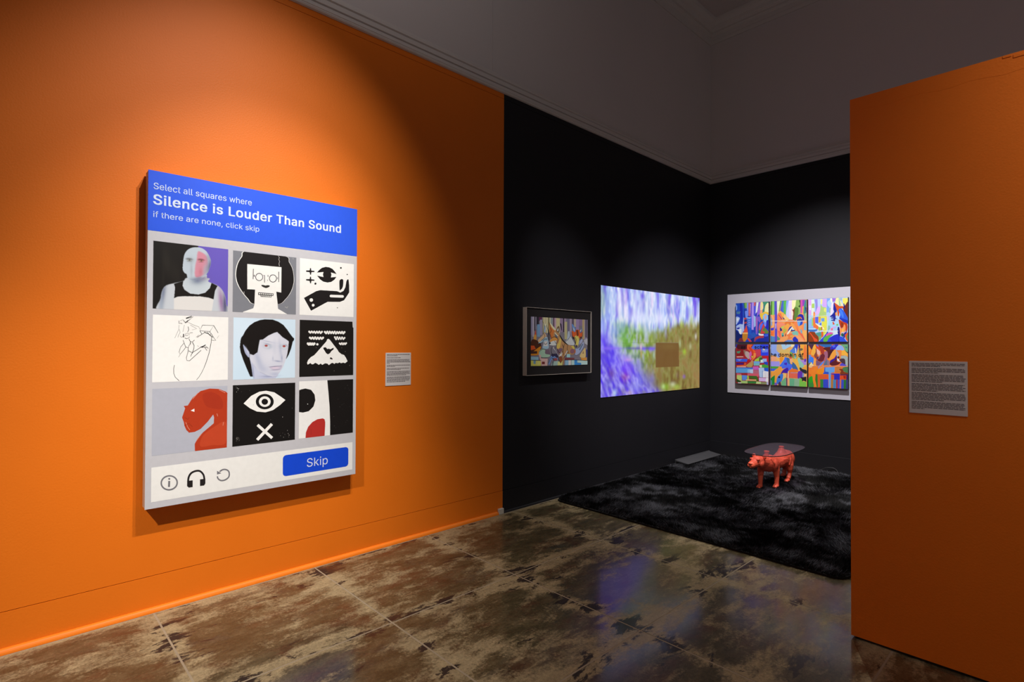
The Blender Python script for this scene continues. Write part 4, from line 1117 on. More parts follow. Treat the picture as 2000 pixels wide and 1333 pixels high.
for cx, cy, rx, ry, c, al in ((300, 560, 60, 110, '#74ac5c', .85), (330, 660, 60, 60, '#6eae3c', .8), (390, 520, 40, 60, '#7fae58', .7), (230, 480, 60, 50, '#88b490', .7), (500, 540, 30, 60, '#9cc440', .8), (470, 500, 14, 40, '#d8f08a', .8), (560, 560, 40, 60, '#a8b8b0', .7), (545, 580, 12, 50, '#c8d8e8', .7), (600, 620, 30, 50, '#8a9a2c', .8), (640, 600, 20, 70, '#a9b89a', .5), (690, 620, 40, 60, '#86803a', .7), (760, 560, 12, 50, '#a8b0d8', .7), (800, 480, 14, 50, '#c4d858', .7), (870, 440, 16, 40, '#dcecd0', .8), (940, 460, 16, 40, '#c8dc50', .8), (1020, 450, 12, 50, '#e4ecf8', .8), (1050, 420, 22, 50, '#b8c84a', .8), (1075, 480, 16, 40, '#e0e4c8', .7), (1095, 610, 10, 30, '#f0f0e0', .9), (970, 780, 18, 30, '#a8d840', .9), (920, 690, 10, 40, '#c8e0b0', .8), (1035, 720, 12, 34, '#d8e0b0', .8), (630, 820, 12, 36, '#b8d8c8', .9), (560, 810, 12, 40, '#b0d860', .8), (490, 800, 7, 50, '#e08a40', .7), (410, 800, 50, 30, '#a8b8b8', .8), (420, 730, 16, 30, '#c8e070', .8), (460, 640, 20, 60, '#84904a', .7), (590, 880, 40, 80, '#7a7430', .7), (700, 1050, 40, 90, '#7d6a3a', .7)):
    s.blob(c, cx, cy, rx, ry, al * 0.75)
# blue violet lower left
vio = 1 / (1 + np.exp(((X - 60) - (Y - 560) * 0.95) / 26)) * (Y > 380) * (1 / (1 + np.exp(-(Y - 520) / 60)))
vio = np.clip(vio, 0, 1)
cover(VIO, vio)
for cx, cy, rx, ry, c, al in ((90, 640, 60, 90, '#5b34ee', .8), (70, 500, 50, 60, '#8f94f2', .7), (200, 560, 60, 60, '#7f9ae0', .7), (130, 600, 10, 90, '#b8b0f8', .7), (170, 850, 50, 120, '#5438f0', .9), (90, 850, 50, 110, '#5844d8', .8), (340, 960, 70, 80, '#7a48f4', .95), (330, 850, 60, 40, '#b49af4', .8), (350, 870, 40, 12, '#e0a8e8', .8), (460, 930, 40, 80, '#8878e8', .8), (160, 1020, 40, 60, '#6a3c88', .8), (310, 1060, 40, 50, '#9a3a80', .75), (350, 1060, 14, 20, '#d8b8f0', .8), (120, 1140, 40, 60, '#5a5ab8', .7), (240, 1000, 14, 200, '#8a7af4', .7), (230, 1180, 14, 90, '#3a34b0', .6), (195, 1235, 20, 36, '#d0ecf0', .95), (430, 1160, 50, 60, '#9a9cec', .8), (480, 1100, 20, 70, '#7c7ce8', .8), (540, 1080, 60, 110, '#7a78b8', .7), (610, 1090, 30, 60, '#7a70d0', .8), (360, 1235, 30, 22, '#e0c8b8', .8), (290, 1220, 30, 40, '#6a5a58', .7), (60, 1240, 30, 40, '#7a70d8', .8), (600, 1190, 24, 40, '#9a98d8', .8), (520, 1230, 40, 20, '#8a8a58', .8), (650, 1140, 60, 60, '#77704a', .6), (760, 1170, 46, 40, '#8fc038', .85), (735, 1165, 16, 24, '#c8e8a0', .9), (840, 1140, 30, 24, '#dce4c0', .8), (880, 1170, 40, 30, '#a8c850', .8), (965, 1055, 14, 18, '#8a50d0', .9), (890, 1040, 14, 30, '#7a5060', .6)):
    s.blob(c, cx, cy, rx, ry, al * 0.75)
s.blob('#5038a8', 480, 742, 190, 16, 0.8, 0.0, 2)
s.blob('#8a6cf4', 160, 742, 130, 16, 0.8, 0.0, 2)
for cx in (520, 590, 620):
    s.blob('#7a5cf4', cx, 748, 20, 18, 0.9)
s.blob('#e8c0f0', 488, 725, 10, 40, 0.9)
# fine vertical streak grain, as in a smeared video frame
st = fbm(X / 9.0, Y / 120.0, 21, 3)
s.C = np.clip(s.C * (0.88 + 0.24 * st)[..., None], 0, 1)
lum_ = s.C @ np.array([0.3, 0.59, 0.11])
s.C = np.clip(lum_[..., None] + 1.04 * (s.C - lum_[..., None]), 0, 1)
for k_ in range(3):
    s.C[..., k_] = blur(s.C[..., k_], 1.3)
# the flat brown block of the broken-up frame, and faint seams
s.poly('#74532a', [(650, 678), (905, 682), (910, 945), (652, 956)], 1.5, 0.96, sm=False)
s.blob('#7f6434', 800, 720, 100, 40, 0.6)
s.poly('#8b7a66', [(660, 676), (905, 680), (905, 684), (660, 680)], 1.5, 0.6, sm=False)
s.poly('#5c7a3c', [(280, 680), (650, 676), (650, 682), (280, 686)], 1.5, 0.4, sm=False)
s.poly('#5c7a8c', [(366, 430), (372, 430), (372, 700), (366, 700)], 1.5, 0.3, sm=False)
PROJECTION_M = attr_mat('projected_light', 1.0, 0.9)  # projected light put into the colour and made to glow
s.build('projected_image', PROJECTION_M, video_projection, 0.0066, 1.0)

# ================================================================== pale panel and six canvases
board = thing('pale_rectangle', 'pale grey rectangular panel behind six bright canvases on the far wall', 'board', (1.05, 0, 0.885))
BOARDM = noise_mat('pale_grey_face', (0.49, 0.48, 0.54), (0.53, 0.52, 0.58), 4, 0.6)  # flat pale grey rectangle behind the canvases
MB().bevel_box(0.250, 1.846, -0.008, -0.0005, 0.885, 2.220, 0.001).build('thin_panel', BOARDM, board)
CD = 0.052
PB = Plane(1, -CD)
IL = 0.95
CX = [(0.384, 0.816), (0.839, 1.271), (1.283, 1.713)]
CZ = [(1.570, 2.094), (1.018, 1.542)]
EDGE = principled('dark_canvas_edge', (0.03, 0.026, 0.035), 0.7)


def canvas(label, col, row, crop):
    x0, x1 = CX[col]
    z0, z1_ = CZ[row]
    t = thing('canvas', label, 'painting', ((x0 + x1) / 2, -0.008, z0), 'six bright fox canvases')
    MB().bevel_box(x0, x1, -CD, -0.0085, z0, z1_, 0.002).build('canvas_body', EDGE, t)
    return t, Art(PB, crop, (x0 + 0.002, x1 - 0.002, z0 + 0.002, z1_ - 0.002), illum=IL, rough=0.55)


# top row, first: blue forest
t, a = canvas('blue forest canvas with orange lantern shape, top row nearest the corner', 0, 0, (1430, 580, .07505))
a.fill('#1c3fb0')
for c, p in (('#1a4ab8', [(100, 160), (200, 160), (200, 420), (100, 420)]), ('#1424a0', [(200, 160), (250, 160), (290, 680), (240, 680), (200, 380)]), ('#2450c8', [(250, 155), (310, 155), (310, 420), (270, 640), (290, 300)]),
             ('#7fa8ea', [(100, 200), (130, 240), (130, 330), (100, 370)]), ('#48789a', [(110, 390), (220, 380), (200, 450), (120, 450)]), ('#a5bcf0', [(100, 530), (195, 545), (180, 620), (130, 700), (100, 720)]), ('#e2ecff', [(115, 570), (150, 555), (175, 570), (130, 660)]),
             ('#3f7a50', [(300, 150), (335, 150), (335, 300), (310, 290)]), ('#79b452', [(330, 150), (385, 150), (380, 290), (345, 310)]), ('#8a90e4', [(385, 150), (425, 150), (420, 480), (400, 510), (380, 300)]), ('#6a8cf0', [(330, 380), (400, 340), (410, 520), (350, 560)]),
             ('#16308c', [(305, 320), (325, 320), (335, 560), (315, 560)]), ('#1c3898', [(325, 360), (395, 340), (395, 355), (330, 380)]), ('#c8606e', [(425, 145), (470, 145), (470, 500), (430, 510)]), ('#efe6f4', [(470, 180), (495, 180), (480, 440), (470, 440)]),
             ('#6c4cc4', [(480, 145), (520, 145), (510, 560), (470, 560)]), ('#a890f0', [(515, 140), (565, 140), (560, 860), (505, 860), (510, 480)]), ('#d45a5e', [(565, 140), (620, 140), (600, 240), (570, 240)]), ('#4a54d8', [(565, 240), (620, 240), (610, 480), (565, 480)]), ('#dce2fa', [(630, 140), (690, 140), (660, 380), (610, 440), (620, 250)]), ('#8a64d8', [(695, 130), (745, 130), (730, 420), (640, 520), (650, 380), (690, 260)]),
             ('#9cc0e8', [(560, 480), (610, 520), (610, 760), (570, 800)]), ('#7a5ac8', [(610, 510), (740, 520), (745, 600), (720, 680), (670, 620), (660, 980), (615, 980)]), ('#a060b0', [(620, 560), (660, 560), (650, 900), (620, 900)]), ('#3a6ad8', [(400, 540), (505, 520), (500, 860), (430, 870)]), ('#7aa8f0', [(370, 540), (500, 530), (490, 560), (380, 570)]), ('#1c58c4', [(430, 820), (500, 810), (500, 1000), (430, 1010)]),
             ('#f0dc9a', [(745, 130), (800, 130), (810, 300), (760, 360), (730, 330)]), ('#3f9070', [(800, 130), (945, 125), (940, 180), (870, 250), (840, 380), (790, 400), (830, 260)]), ('#e4e6a8', [(890, 190), (945, 170), (945, 420), (850, 400), (860, 260)]), ('#f0a878', [(725, 360), (790, 340), (790, 440), (730, 460)]), ('#e6c040', [(720, 430), (780, 430), (840, 390), (940, 410), (935, 480), (830, 450), (790, 600), (760, 580), (725, 500)]),
             ('#8cc0e8', [(800, 520), (830, 460), (880, 445), (930, 490), (930, 640), (880, 700), (830, 660)]), ('#eaa090', [(845, 540), (860, 490), (890, 490), (890, 560), (865, 590)]), ('#2420b0', [(890, 620), (940, 600), (940, 830), (890, 820), (880, 740)]), ('#6c88f0', [(800, 620), (890, 680), (880, 780), (840, 760)]), ('#cc4848', [(690, 900), (710, 720), (790, 640), (800, 660), (740, 740), (720, 880)]), ('#4f6cf0', [(720, 760), (780, 690), (800, 720), (750, 850), (725, 860)]), ('#c84038', [(790, 760), (815, 710), (850, 780), (830, 860), (900, 870), (940, 890), (940, 930), (820, 960), (740, 960), (750, 900)]), ('#5c8040', [(780, 880), (840, 790), (940, 900), (940, 960), (850, 960), (850, 910)]), ('#3c8050', [(690, 870), (740, 860), (740, 960), (700, 960)]),
             ('#c43828', [(310, 560), (370, 545), (380, 580), (320, 600)]), ('#26226c', [(310, 610), (370, 600), (380, 650), (320, 660)]), ('#c43c30', [(310, 670), (375, 650), (380, 690), (320, 700)]), ('#26226c', [(310, 720), (370, 690), (385, 700), (330, 770)]), ('#b8c0f0', [(280, 690), (300, 540), (310, 540), (310, 900), (290, 900)]),
             ('#a8c0ee', [(110, 760), (200, 710), (290, 720), (300, 880), (250, 980), (200, 970), (160, 880), (105, 850)]), ('#e4ecfa', [(110, 850), (170, 860), (240, 840), (230, 980), (190, 950), (160, 880)]), ('#2a2ea0', [(105, 820), (200, 790), (190, 840), (140, 850)]), ('#0e2068', [(100, 870), (160, 920), (200, 980), (270, 980), (280, 1080), (150, 1170), (100, 1180)]),
             ('#d84a38', [(300, 900), (340, 820), (370, 730), (400, 860), (410, 930), (310, 940)]), ('#f0b060', [(265, 930), (410, 930), (410, 980), (270, 980)]), ('#c08028', [(270, 970), (410, 970), (400, 1080), (340, 1170), (290, 1170), (265, 1060)]), ('#7a2c34', [(150, 1170), (200, 1080), (260, 1070), (300, 1175)]), ('#d04040', [(390, 1090), (430, 1080), (520, 1170), (450, 1170)]), ('#2a50b0', [(420, 1020), (540, 930), (620, 960), (640, 1040), (560, 1130), (480, 1120), (420, 1060)]), ('#2458b8', [(450, 980), (560, 920), (620, 990), (560, 1060)]), ('#142878', [(480, 1100), (580, 1060), (560, 1170), (520, 1175)]), ('#e8e4e4', [(690, 950), (740, 970), (820, 980), (800, 1020), (700, 1000)]), ('#a83848', [(570, 1170), (600, 1060), (680, 1020), (830, 1010), (820, 1070), (700, 1080), (630, 1110), (590, 1170)]), ('#1a2a98', [(600, 1170), (700, 1090), (830, 1080), (840, 1000), (940, 980), (940, 1175)]), ('#3a58d8', [(820, 1010), (880, 970), (935, 980), (935, 1030), (860, 1040)])):
    a.shape(c, p)
for y in (545, 600, 650, 700, 745):
    a.line('#b8d0fa', [(385, y), (470, y + 30)], 8)
a.build('painted_face', t)

# top row, second: orange fox head
t, a = canvas('canvas with an orange fox head under striped green and violet trees, top row middle', 1, 0, (1500, 580, .07505))
a.fill('#ef9a58')
for c, p in (('#4f8a38', [(70, 90), (110, 90), (110, 470), (70, 470)]), ('#8cc860', [(110, 90), (165, 90), (165, 470), (105, 490)]), ('#5a4cc0', [(165, 90), (230, 90), (240, 480), (240, 1180), (175, 1180), (175, 480)]), ('#3a60c4', [(165, 90), (185, 90), (185, 460), (165, 470)]), ('#dfe8c4', [(230, 90), (320, 90), (270, 400), (240, 480)]), ('#76a848', [(320, 90), (365, 90), (310, 380), (280, 380)]), ('#5058c8', [(365, 100), (400, 100), (370, 400), (320, 360)]), ('#3f80b8', [(385, 90), (415, 90), (415, 420), (370, 400)]), ('#5cb848', [(415, 90), (480, 90), (470, 470), (410, 440)]), ('#8aa4ec', [(480, 90), (545, 90), (500, 320), (475, 480), (465, 470)]), ('#c4cef4', [(545, 90), (560, 90), (550, 560), (470, 470), (495, 320)]), ('#e0cef4', [(545, 90), (640, 90), (640, 620), (545, 580)]), ('#f0ecb0', [(630, 85), (740, 85), (710, 240), (670, 310), (630, 330)]), ('#f6e0d0', [(600, 330), (650, 320), (660, 620), (620, 620)]), ('#8cb05c', [(740, 80), (850, 80), (840, 420), (780, 480), (760, 420), (790, 300), (690, 300), (715, 230)]), ('#5a8038', [(680, 300), (790, 300), (780, 480), (740, 600), (660, 620)]), ('#7a3a20', [(620, 340), (670, 330), (690, 300), (690, 400), (660, 620), (645, 620), (650, 500), (670, 440), (640, 360)]), ('#34542c', [(810, 100), (850, 100), (840, 270), (790, 250), (830, 200)]), ('#c850a4', [(845, 80), (900, 80), (890, 420), (845, 430)]), ('#8a40b4', [(895, 80), (965, 80), (950, 220), (900, 260)]), ('#3f8a80', [(965, 80), (1005, 80), (1005, 620), (960, 600), (920, 420), (930, 260)]), ('#1c3c80', [(965, 270), (1005, 280), (1005, 420), (975, 360)]), ('#8cc08a', [(950, 440), (1000, 420), (1000, 620), (960, 620)]),
             ('#e8b050', [(280, 420), (310, 380), (420, 450), (540, 570), (610, 620), (480, 630), (380, 520)]), ('#f0c880', [(430, 460), (600, 620), (500, 640), (400, 540)]), ('#ec7a4c', [(260, 440), (340, 420), (380, 560), (340, 620), (240, 620), (250, 520)]), ('#3a2a80', [(280, 460), (370, 590), (350, 590), (280, 480)]), ('#2c3480', [(375, 510), (435, 580), (400, 590)]), ('#e07a38', [(540, 600), (700, 620), (640, 720), (520, 720), (430, 700)]), ('#d86a30', [(730, 600), (760, 530), (860, 510), (870, 540), (830, 600)]), ('#2c28a0', [(770, 520), (800, 470), (860, 450), (920, 490), (945, 610), (900, 610), (870, 540), (830, 520)]), ('#2a3c98', [(750, 600), (850, 560), (900, 600), (900, 625), (750, 625)]), ('#6ca8e0', [(760, 640), (900, 630), (900, 680), (810, 770), (770, 740)]), ('#2848c0', [(840, 680), (880, 640), (910, 650), (890, 720), (830, 750), (810, 770), (830, 720)]), ('#f0844c', [(690, 660), (750, 640), (780, 760), (800, 850), (740, 830), (690, 740)]), ('#ee8e58', [(910, 630), (960, 640), (940, 860), (900, 900), (860, 830), (900, 760)]), ('#e86850', [(690, 760), (790, 870), (900, 980), (980, 1100), (960, 1140), (820, 960), (700, 850)]), ('#f4a050', [(600, 660), (700, 760), (760, 880), (700, 860), (620, 780)]), ('#72b0d4', [(940, 700), (1000, 680), (1000, 880), (930, 860)]), ('#76a8c0', [(840, 830), (890, 880), (890, 960), (850, 940)]),
             ('#2a3890', [(510, 910), (560, 800), (610, 770), (620, 790), (560, 860)]), ('#f4e8d0', [(500, 960), (540, 890), (620, 790), (640, 800), (590, 890), (520, 980)]), ('#c8dcf4', [(620, 830), (640, 800), (700, 870), (640, 880)]), ('#1e2c78', [(590, 900), (620, 830), (630, 870), (700, 860), (710, 885), (630, 900)]), ('#78bcae', [(620, 930), (720, 890), (780, 920), (770, 1020), (680, 1000), (610, 980)]), ('#f08c6c', [(240, 660), (420, 700), (430, 760), (330, 780), (300, 900), (330, 1080), (270, 1080), (245, 900)]), ('#e86858', [(250, 880), (330, 900), (330, 1080), (290, 1040)]), ('#b8c85c', [(340, 790), (410, 750), (410, 830), (340, 840)]), ('#2c2480', [(310, 830), (330, 800), (370, 870), (350, 890), (320, 890)]), ('#b0b840', [(390, 860), (450, 830), (480, 880), (410, 960)]), ('#62b0a0', [(350, 960), (400, 930), (420, 1020), (360, 1050)]), ('#243c70', ell(385, 1020, 20, 16)), ('#641c48', [(450, 960), (465, 960), (465, 1040), (445, 1040)]), ('#5c3090', [(440, 730), (560, 690), (540, 710), (450, 745)]), ('#f4a848', [(420, 760), (540, 700), (520, 860), (480, 850), (430, 800)]), ('#e87c48', [(500, 1000), (560, 960), (640, 960), (620, 1060), (500, 1100)]), ('#d8ac50', [(580, 1010), (640, 1000), (640, 1040), (580, 1060)]), ('#f2a060', [(240, 1160), (480, 1020), (520, 1080), (400, 1180), (240, 1180)]), ('#4f9078', [(240, 1020), (320, 1090), (300, 1130), (240, 1130)]),
             ('#f4b070', [(80, 480), (130, 500), (170, 700), (140, 800), (100, 800), (130, 680), (120, 580)]), ('#7aa8d8', [(75, 520), (110, 600), (110, 740), (80, 760)]), ('#a8a0f0', [(185, 700), (220, 690), (215, 830), (190, 830)]), ('#4038c8', [(75, 820), (160, 800), (150, 870), (80, 880)]), ('#ec7038', [(75, 900), (160, 890), (150, 1010), (80, 1000)]), ('#4f88c0', [(75, 1020), (175, 1040), (180, 1180), (75, 1180)]), ('#2430b8', [(640, 1110), (690, 1040), (740, 1070), (790, 1130), (780, 1180), (690, 1180)]), ('#5a80c8', [(420, 1170), (520, 1120), (620, 1130), (690, 1180)]), ('#f0a070', [(690, 1000), (800, 1030), (940, 1180), (800, 1180), (780, 1110)]), ('#f2b060', [(920, 880), (1000, 900), (1000, 1180), (960, 1100), (900, 960)])):
    a.shape(c, p)
a.line('#f6e8d8', [(75, 632), (1005, 635)], 14)  # projected white line, put in as a pale stroke
a.build('painted_face', t)

# top row, third: blue and red fox head
t, a = canvas('blue and rust fox head over pastel blocks, top row canvas by the partition', 2, 0, (1575, 575, .07502))
a.fill('#a8c8ec')
for c, p in (('#d8a8e8', [(50, 140), (130, 140), (125, 560), (55, 520)]), ('#ecd8f4', [(70, 290), (120, 290), (120, 420), (70, 410)]), ('#d4e4d8', [(130, 140), (205, 140), (210, 560), (130, 560)]), ('#a8cc60', [(140, 250), (210, 240), (210, 360), (140, 360)]), ('#9088d8', [(210, 140), (290, 130), (295, 440), (240, 470), (235, 250)]), ('#b4c8f4', [(290, 130), (370, 130), (360, 400), (300, 500), (300, 300)]), ('#d4b0ec', [(300, 330), (360, 340), (340, 480), (240, 560), (240, 480)]), ('#e8e48c', [(370, 130), (420, 130), (410, 260), (370, 260)]), ('#c8a4ec', [(420, 120), (530, 120), (530, 340), (420, 330)]), ('#a8c878', [(370, 260), (420, 330), (520, 350), (520, 560), (320, 570), (360, 420)]), ('#dce070', [(460, 370), (510, 360), (510, 470), (460, 450)]), ('#7aa0ec', [(530, 110), (620, 110), (600, 260), (590, 460), (530, 480)]), ('#a8ccf4', [(550, 200), (640, 140), (690, 220), (680, 360), (610, 340), (560, 300)]), ('#e8ecd0', [(620, 110), (680, 110), (670, 220), (640, 220)]), ('#8ab89a', [(600, 360), (650, 350), (640, 520), (590, 470)]), ('#e0d4f4', [(650, 260), (710, 230), (700, 440), (640, 560), (620, 540)]), ('#9468d0', [(670, 105), (775, 105), (765, 190), (680, 200)]), ('#e8e0a0', [(775, 105), (840, 100), (850, 280), (780, 240), (750, 210)]), ('#8cc4a0', [(840, 110), (890, 110), (900, 300), (850, 300)]), ('#98a8c0', ell(905, 130, 26, 36)), ('#e8dca8', [(860, 120), (930, 250), (970, 300), (900, 310)]), ('#e4dc60', [(950, 100), (1080, 100), (1080, 210), (1000, 290), (960, 260), (940, 180)]),
             ('#8cb8ec', [(60, 680), (130, 640), (190, 820), (190, 900), (60, 900)]), ('#9cc868', [(140, 620), (185, 620), (185, 820), (140, 830)]), ('#e8743c', [(185, 480), (225, 500), (230, 740), (310, 800), (300, 920), (230, 880), (180, 840)]), ('#f0a050', [(180, 500), (230, 500), (225, 620), (180, 620)]), ('#5c60e0', [(230, 600), (310, 590), (310, 770), (230, 740)]), ('#dcb030', [(310, 590), (380, 580), (370, 730), (315, 740)]), ('#dcdc50', [(380, 580), (530, 570), (540, 760), (530, 980), (440, 980), (400, 860), (400, 740)]), ('#6c9cd8', [(380, 630), (470, 620), (470, 710), (400, 710)]), ('#5068d8', [(340, 770), (390, 740), (390, 810), (350, 800)]), ('#f2ecc8', [(230, 760), (320, 800), (420, 840), (470, 920), (420, 900), (330, 850)]), ('#a8c030', [(315, 860), (390, 860), (390, 940), (315, 950)]), ('#c85030', [(390, 850), (415, 850), (410, 940), (390, 940)]), ('#3f74c0', [(60, 920), (200, 900), (290, 940), (150, 990), (60, 960)]), ('#b8d8f0', [(60, 900), (240, 890), (240, 920), (60, 920)]),
             ('#9cd0f0', [(540, 740), (600, 620), (700, 720), (830, 740), (850, 860), (760, 840), (660, 880), (620, 960), (540, 960)]), ('#b8b0e8', [(530, 590), (600, 570), (590, 680), (540, 690)]), ('#88b8b0', [(550, 820), (620, 820), (620, 900), (560, 960)]), ('#c8a8e8', [(620, 900), (700, 840), (790, 840), (700, 900), (640, 980)]), ('#e87060', [(640, 900), (680, 880), (690, 940), (650, 940)]), ('#d84c30', [(680, 720), (700, 710), (740, 780), (690, 800)]), ('#74c06c', [(780, 780), (830, 770), (830, 820), (780, 820)]), ('#c8dcf8', [(540, 960), (830, 950), (830, 1060), (700, 1060), (640, 990)]), ('#a0c8f0', [(700, 900), (820, 850), (830, 950), (680, 960)]),
             ('#1a2090', [(720, 210), (790, 360), (790, 440), (760, 600), (820, 660), (760, 640), (740, 700), (700, 690), (700, 600), (630, 590), (620, 570), (680, 520), (720, 450), (700, 380)]), ('#28288c', [(640, 610), (700, 600), (700, 640), (640, 630)]), ('#28288c', [(640, 665), (740, 660), (740, 690), (650, 690)]), ('#c8501c', [(720, 210), (860, 310), (960, 310), (960, 370), (860, 370), (850, 560), (820, 580), (800, 440)]), ('#f0a040', [(750, 490), (790, 460), (800, 550), (760, 560)]), ('#6a2414', [(960, 330), (1010, 290), (1085, 210), (1085, 620), (1000, 480), (960, 400)]), ('#1c1c70', [(965, 240), (985, 240), (1010, 340), (1000, 400), (975, 380)]), ('#2858d8', [(840, 420), (880, 370), (940, 400), (1000, 480), (1080, 630), (1080, 740), (990, 700), (860, 640), (880, 540)]), ('#3f7ae8', [(860, 420), (900, 400), (960, 500), (960, 620), (890, 520)]), ('#2030b0', [(860, 620), (960, 640), (1080, 690), (1080, 770), (960, 720)]), ('#b83c18', [(850, 660), (960, 720), (1060, 770), (1070, 900), (1030, 1000), (1010, 900), (960, 860), (900, 900), (880, 840), (850, 740)]), ('#8a3010', [(900, 720), (960, 760), (950, 860), (900, 860)]), ('#f0944c', [(880, 860), (920, 900), (960, 850), (990, 780), (1020, 860), (1000, 980), (920, 990), (890, 1090), (870, 980)]), ('#f4bc50', [(930, 920), (970, 880), (970, 980), (920, 990)]), ('#c8b0d0', [(910, 990), (990, 980), (980, 1030), (920, 1020)]), ('#28604c', ell(940, 1060, 36, 44)), ('#2c2890', [(980, 1020), (1040, 980), (1050, 1000), (980, 1160), (960, 1140)]),
             ('#1a1e80', [(820, 860), (860, 880), (880, 1100), (860, 1250), (820, 1250), (830, 1120), (810, 960)]), ('#2430c8', [(680, 1090), (830, 1050), (830, 1250), (640, 1250), (560, 1180)]), ('#2a4cd8', [(860, 1090), (960, 1120), (1060, 1240), (860, 1245)]), ('#d85020', [(1000, 1060), (1080, 990), (1080, 1240), (1020, 1160)]), ('#5c9840', [(1050, 1080), (1080, 1060), (1080, 1180), (1060, 1160)]), ('#2c44d8', [(520, 1240), (600, 1160), (680, 1250)]),
             ('#8a3c14', [(60, 1000), (220, 990), (240, 1040), (300, 1070), (320, 1160), (300, 1250), (60, 1250)]), ('#e05028', [(60, 980), (120, 1020), (200, 1120), (280, 1180), (290, 1250), (220, 1250), (160, 1120)]), ('#4f9890', [(240, 1020), (390, 990), (390, 1090), (340, 1130), (280, 1070)]), ('#e05c24', [(390, 980), (440, 980), (440, 1100), (390, 1140)]), ('#7aac60', [(320, 1090), (390, 1090), (380, 1170), (320, 1200)]), ('#c8d850', [(440, 980), (540, 960), (510, 1040), (440, 1080)]), ('#3444d0', [(320, 1250), (450, 1110), (550, 980), (560, 1040), (470, 1130), (450, 1250)]), ('#d858a8', [(540, 1030), (640, 990), (700, 1020), (600, 1060), (510, 1090)]), ('#5cb048', [(470, 1120), (690, 1040), (600, 1130), (520, 1250), (450, 1250)])):
    a.shape(c, p)
a.line('#f0ecb8', [(60, 690), (120, 610), (190, 590), (380, 575), (540, 560), (560, 700), (545, 900), (470, 1060)], 9, True)  # thin projected light lines, put in as pale strokes
a.line('#eef4fa', [(290, 965), (830, 960)], 12)
a.build('painted_face', t)

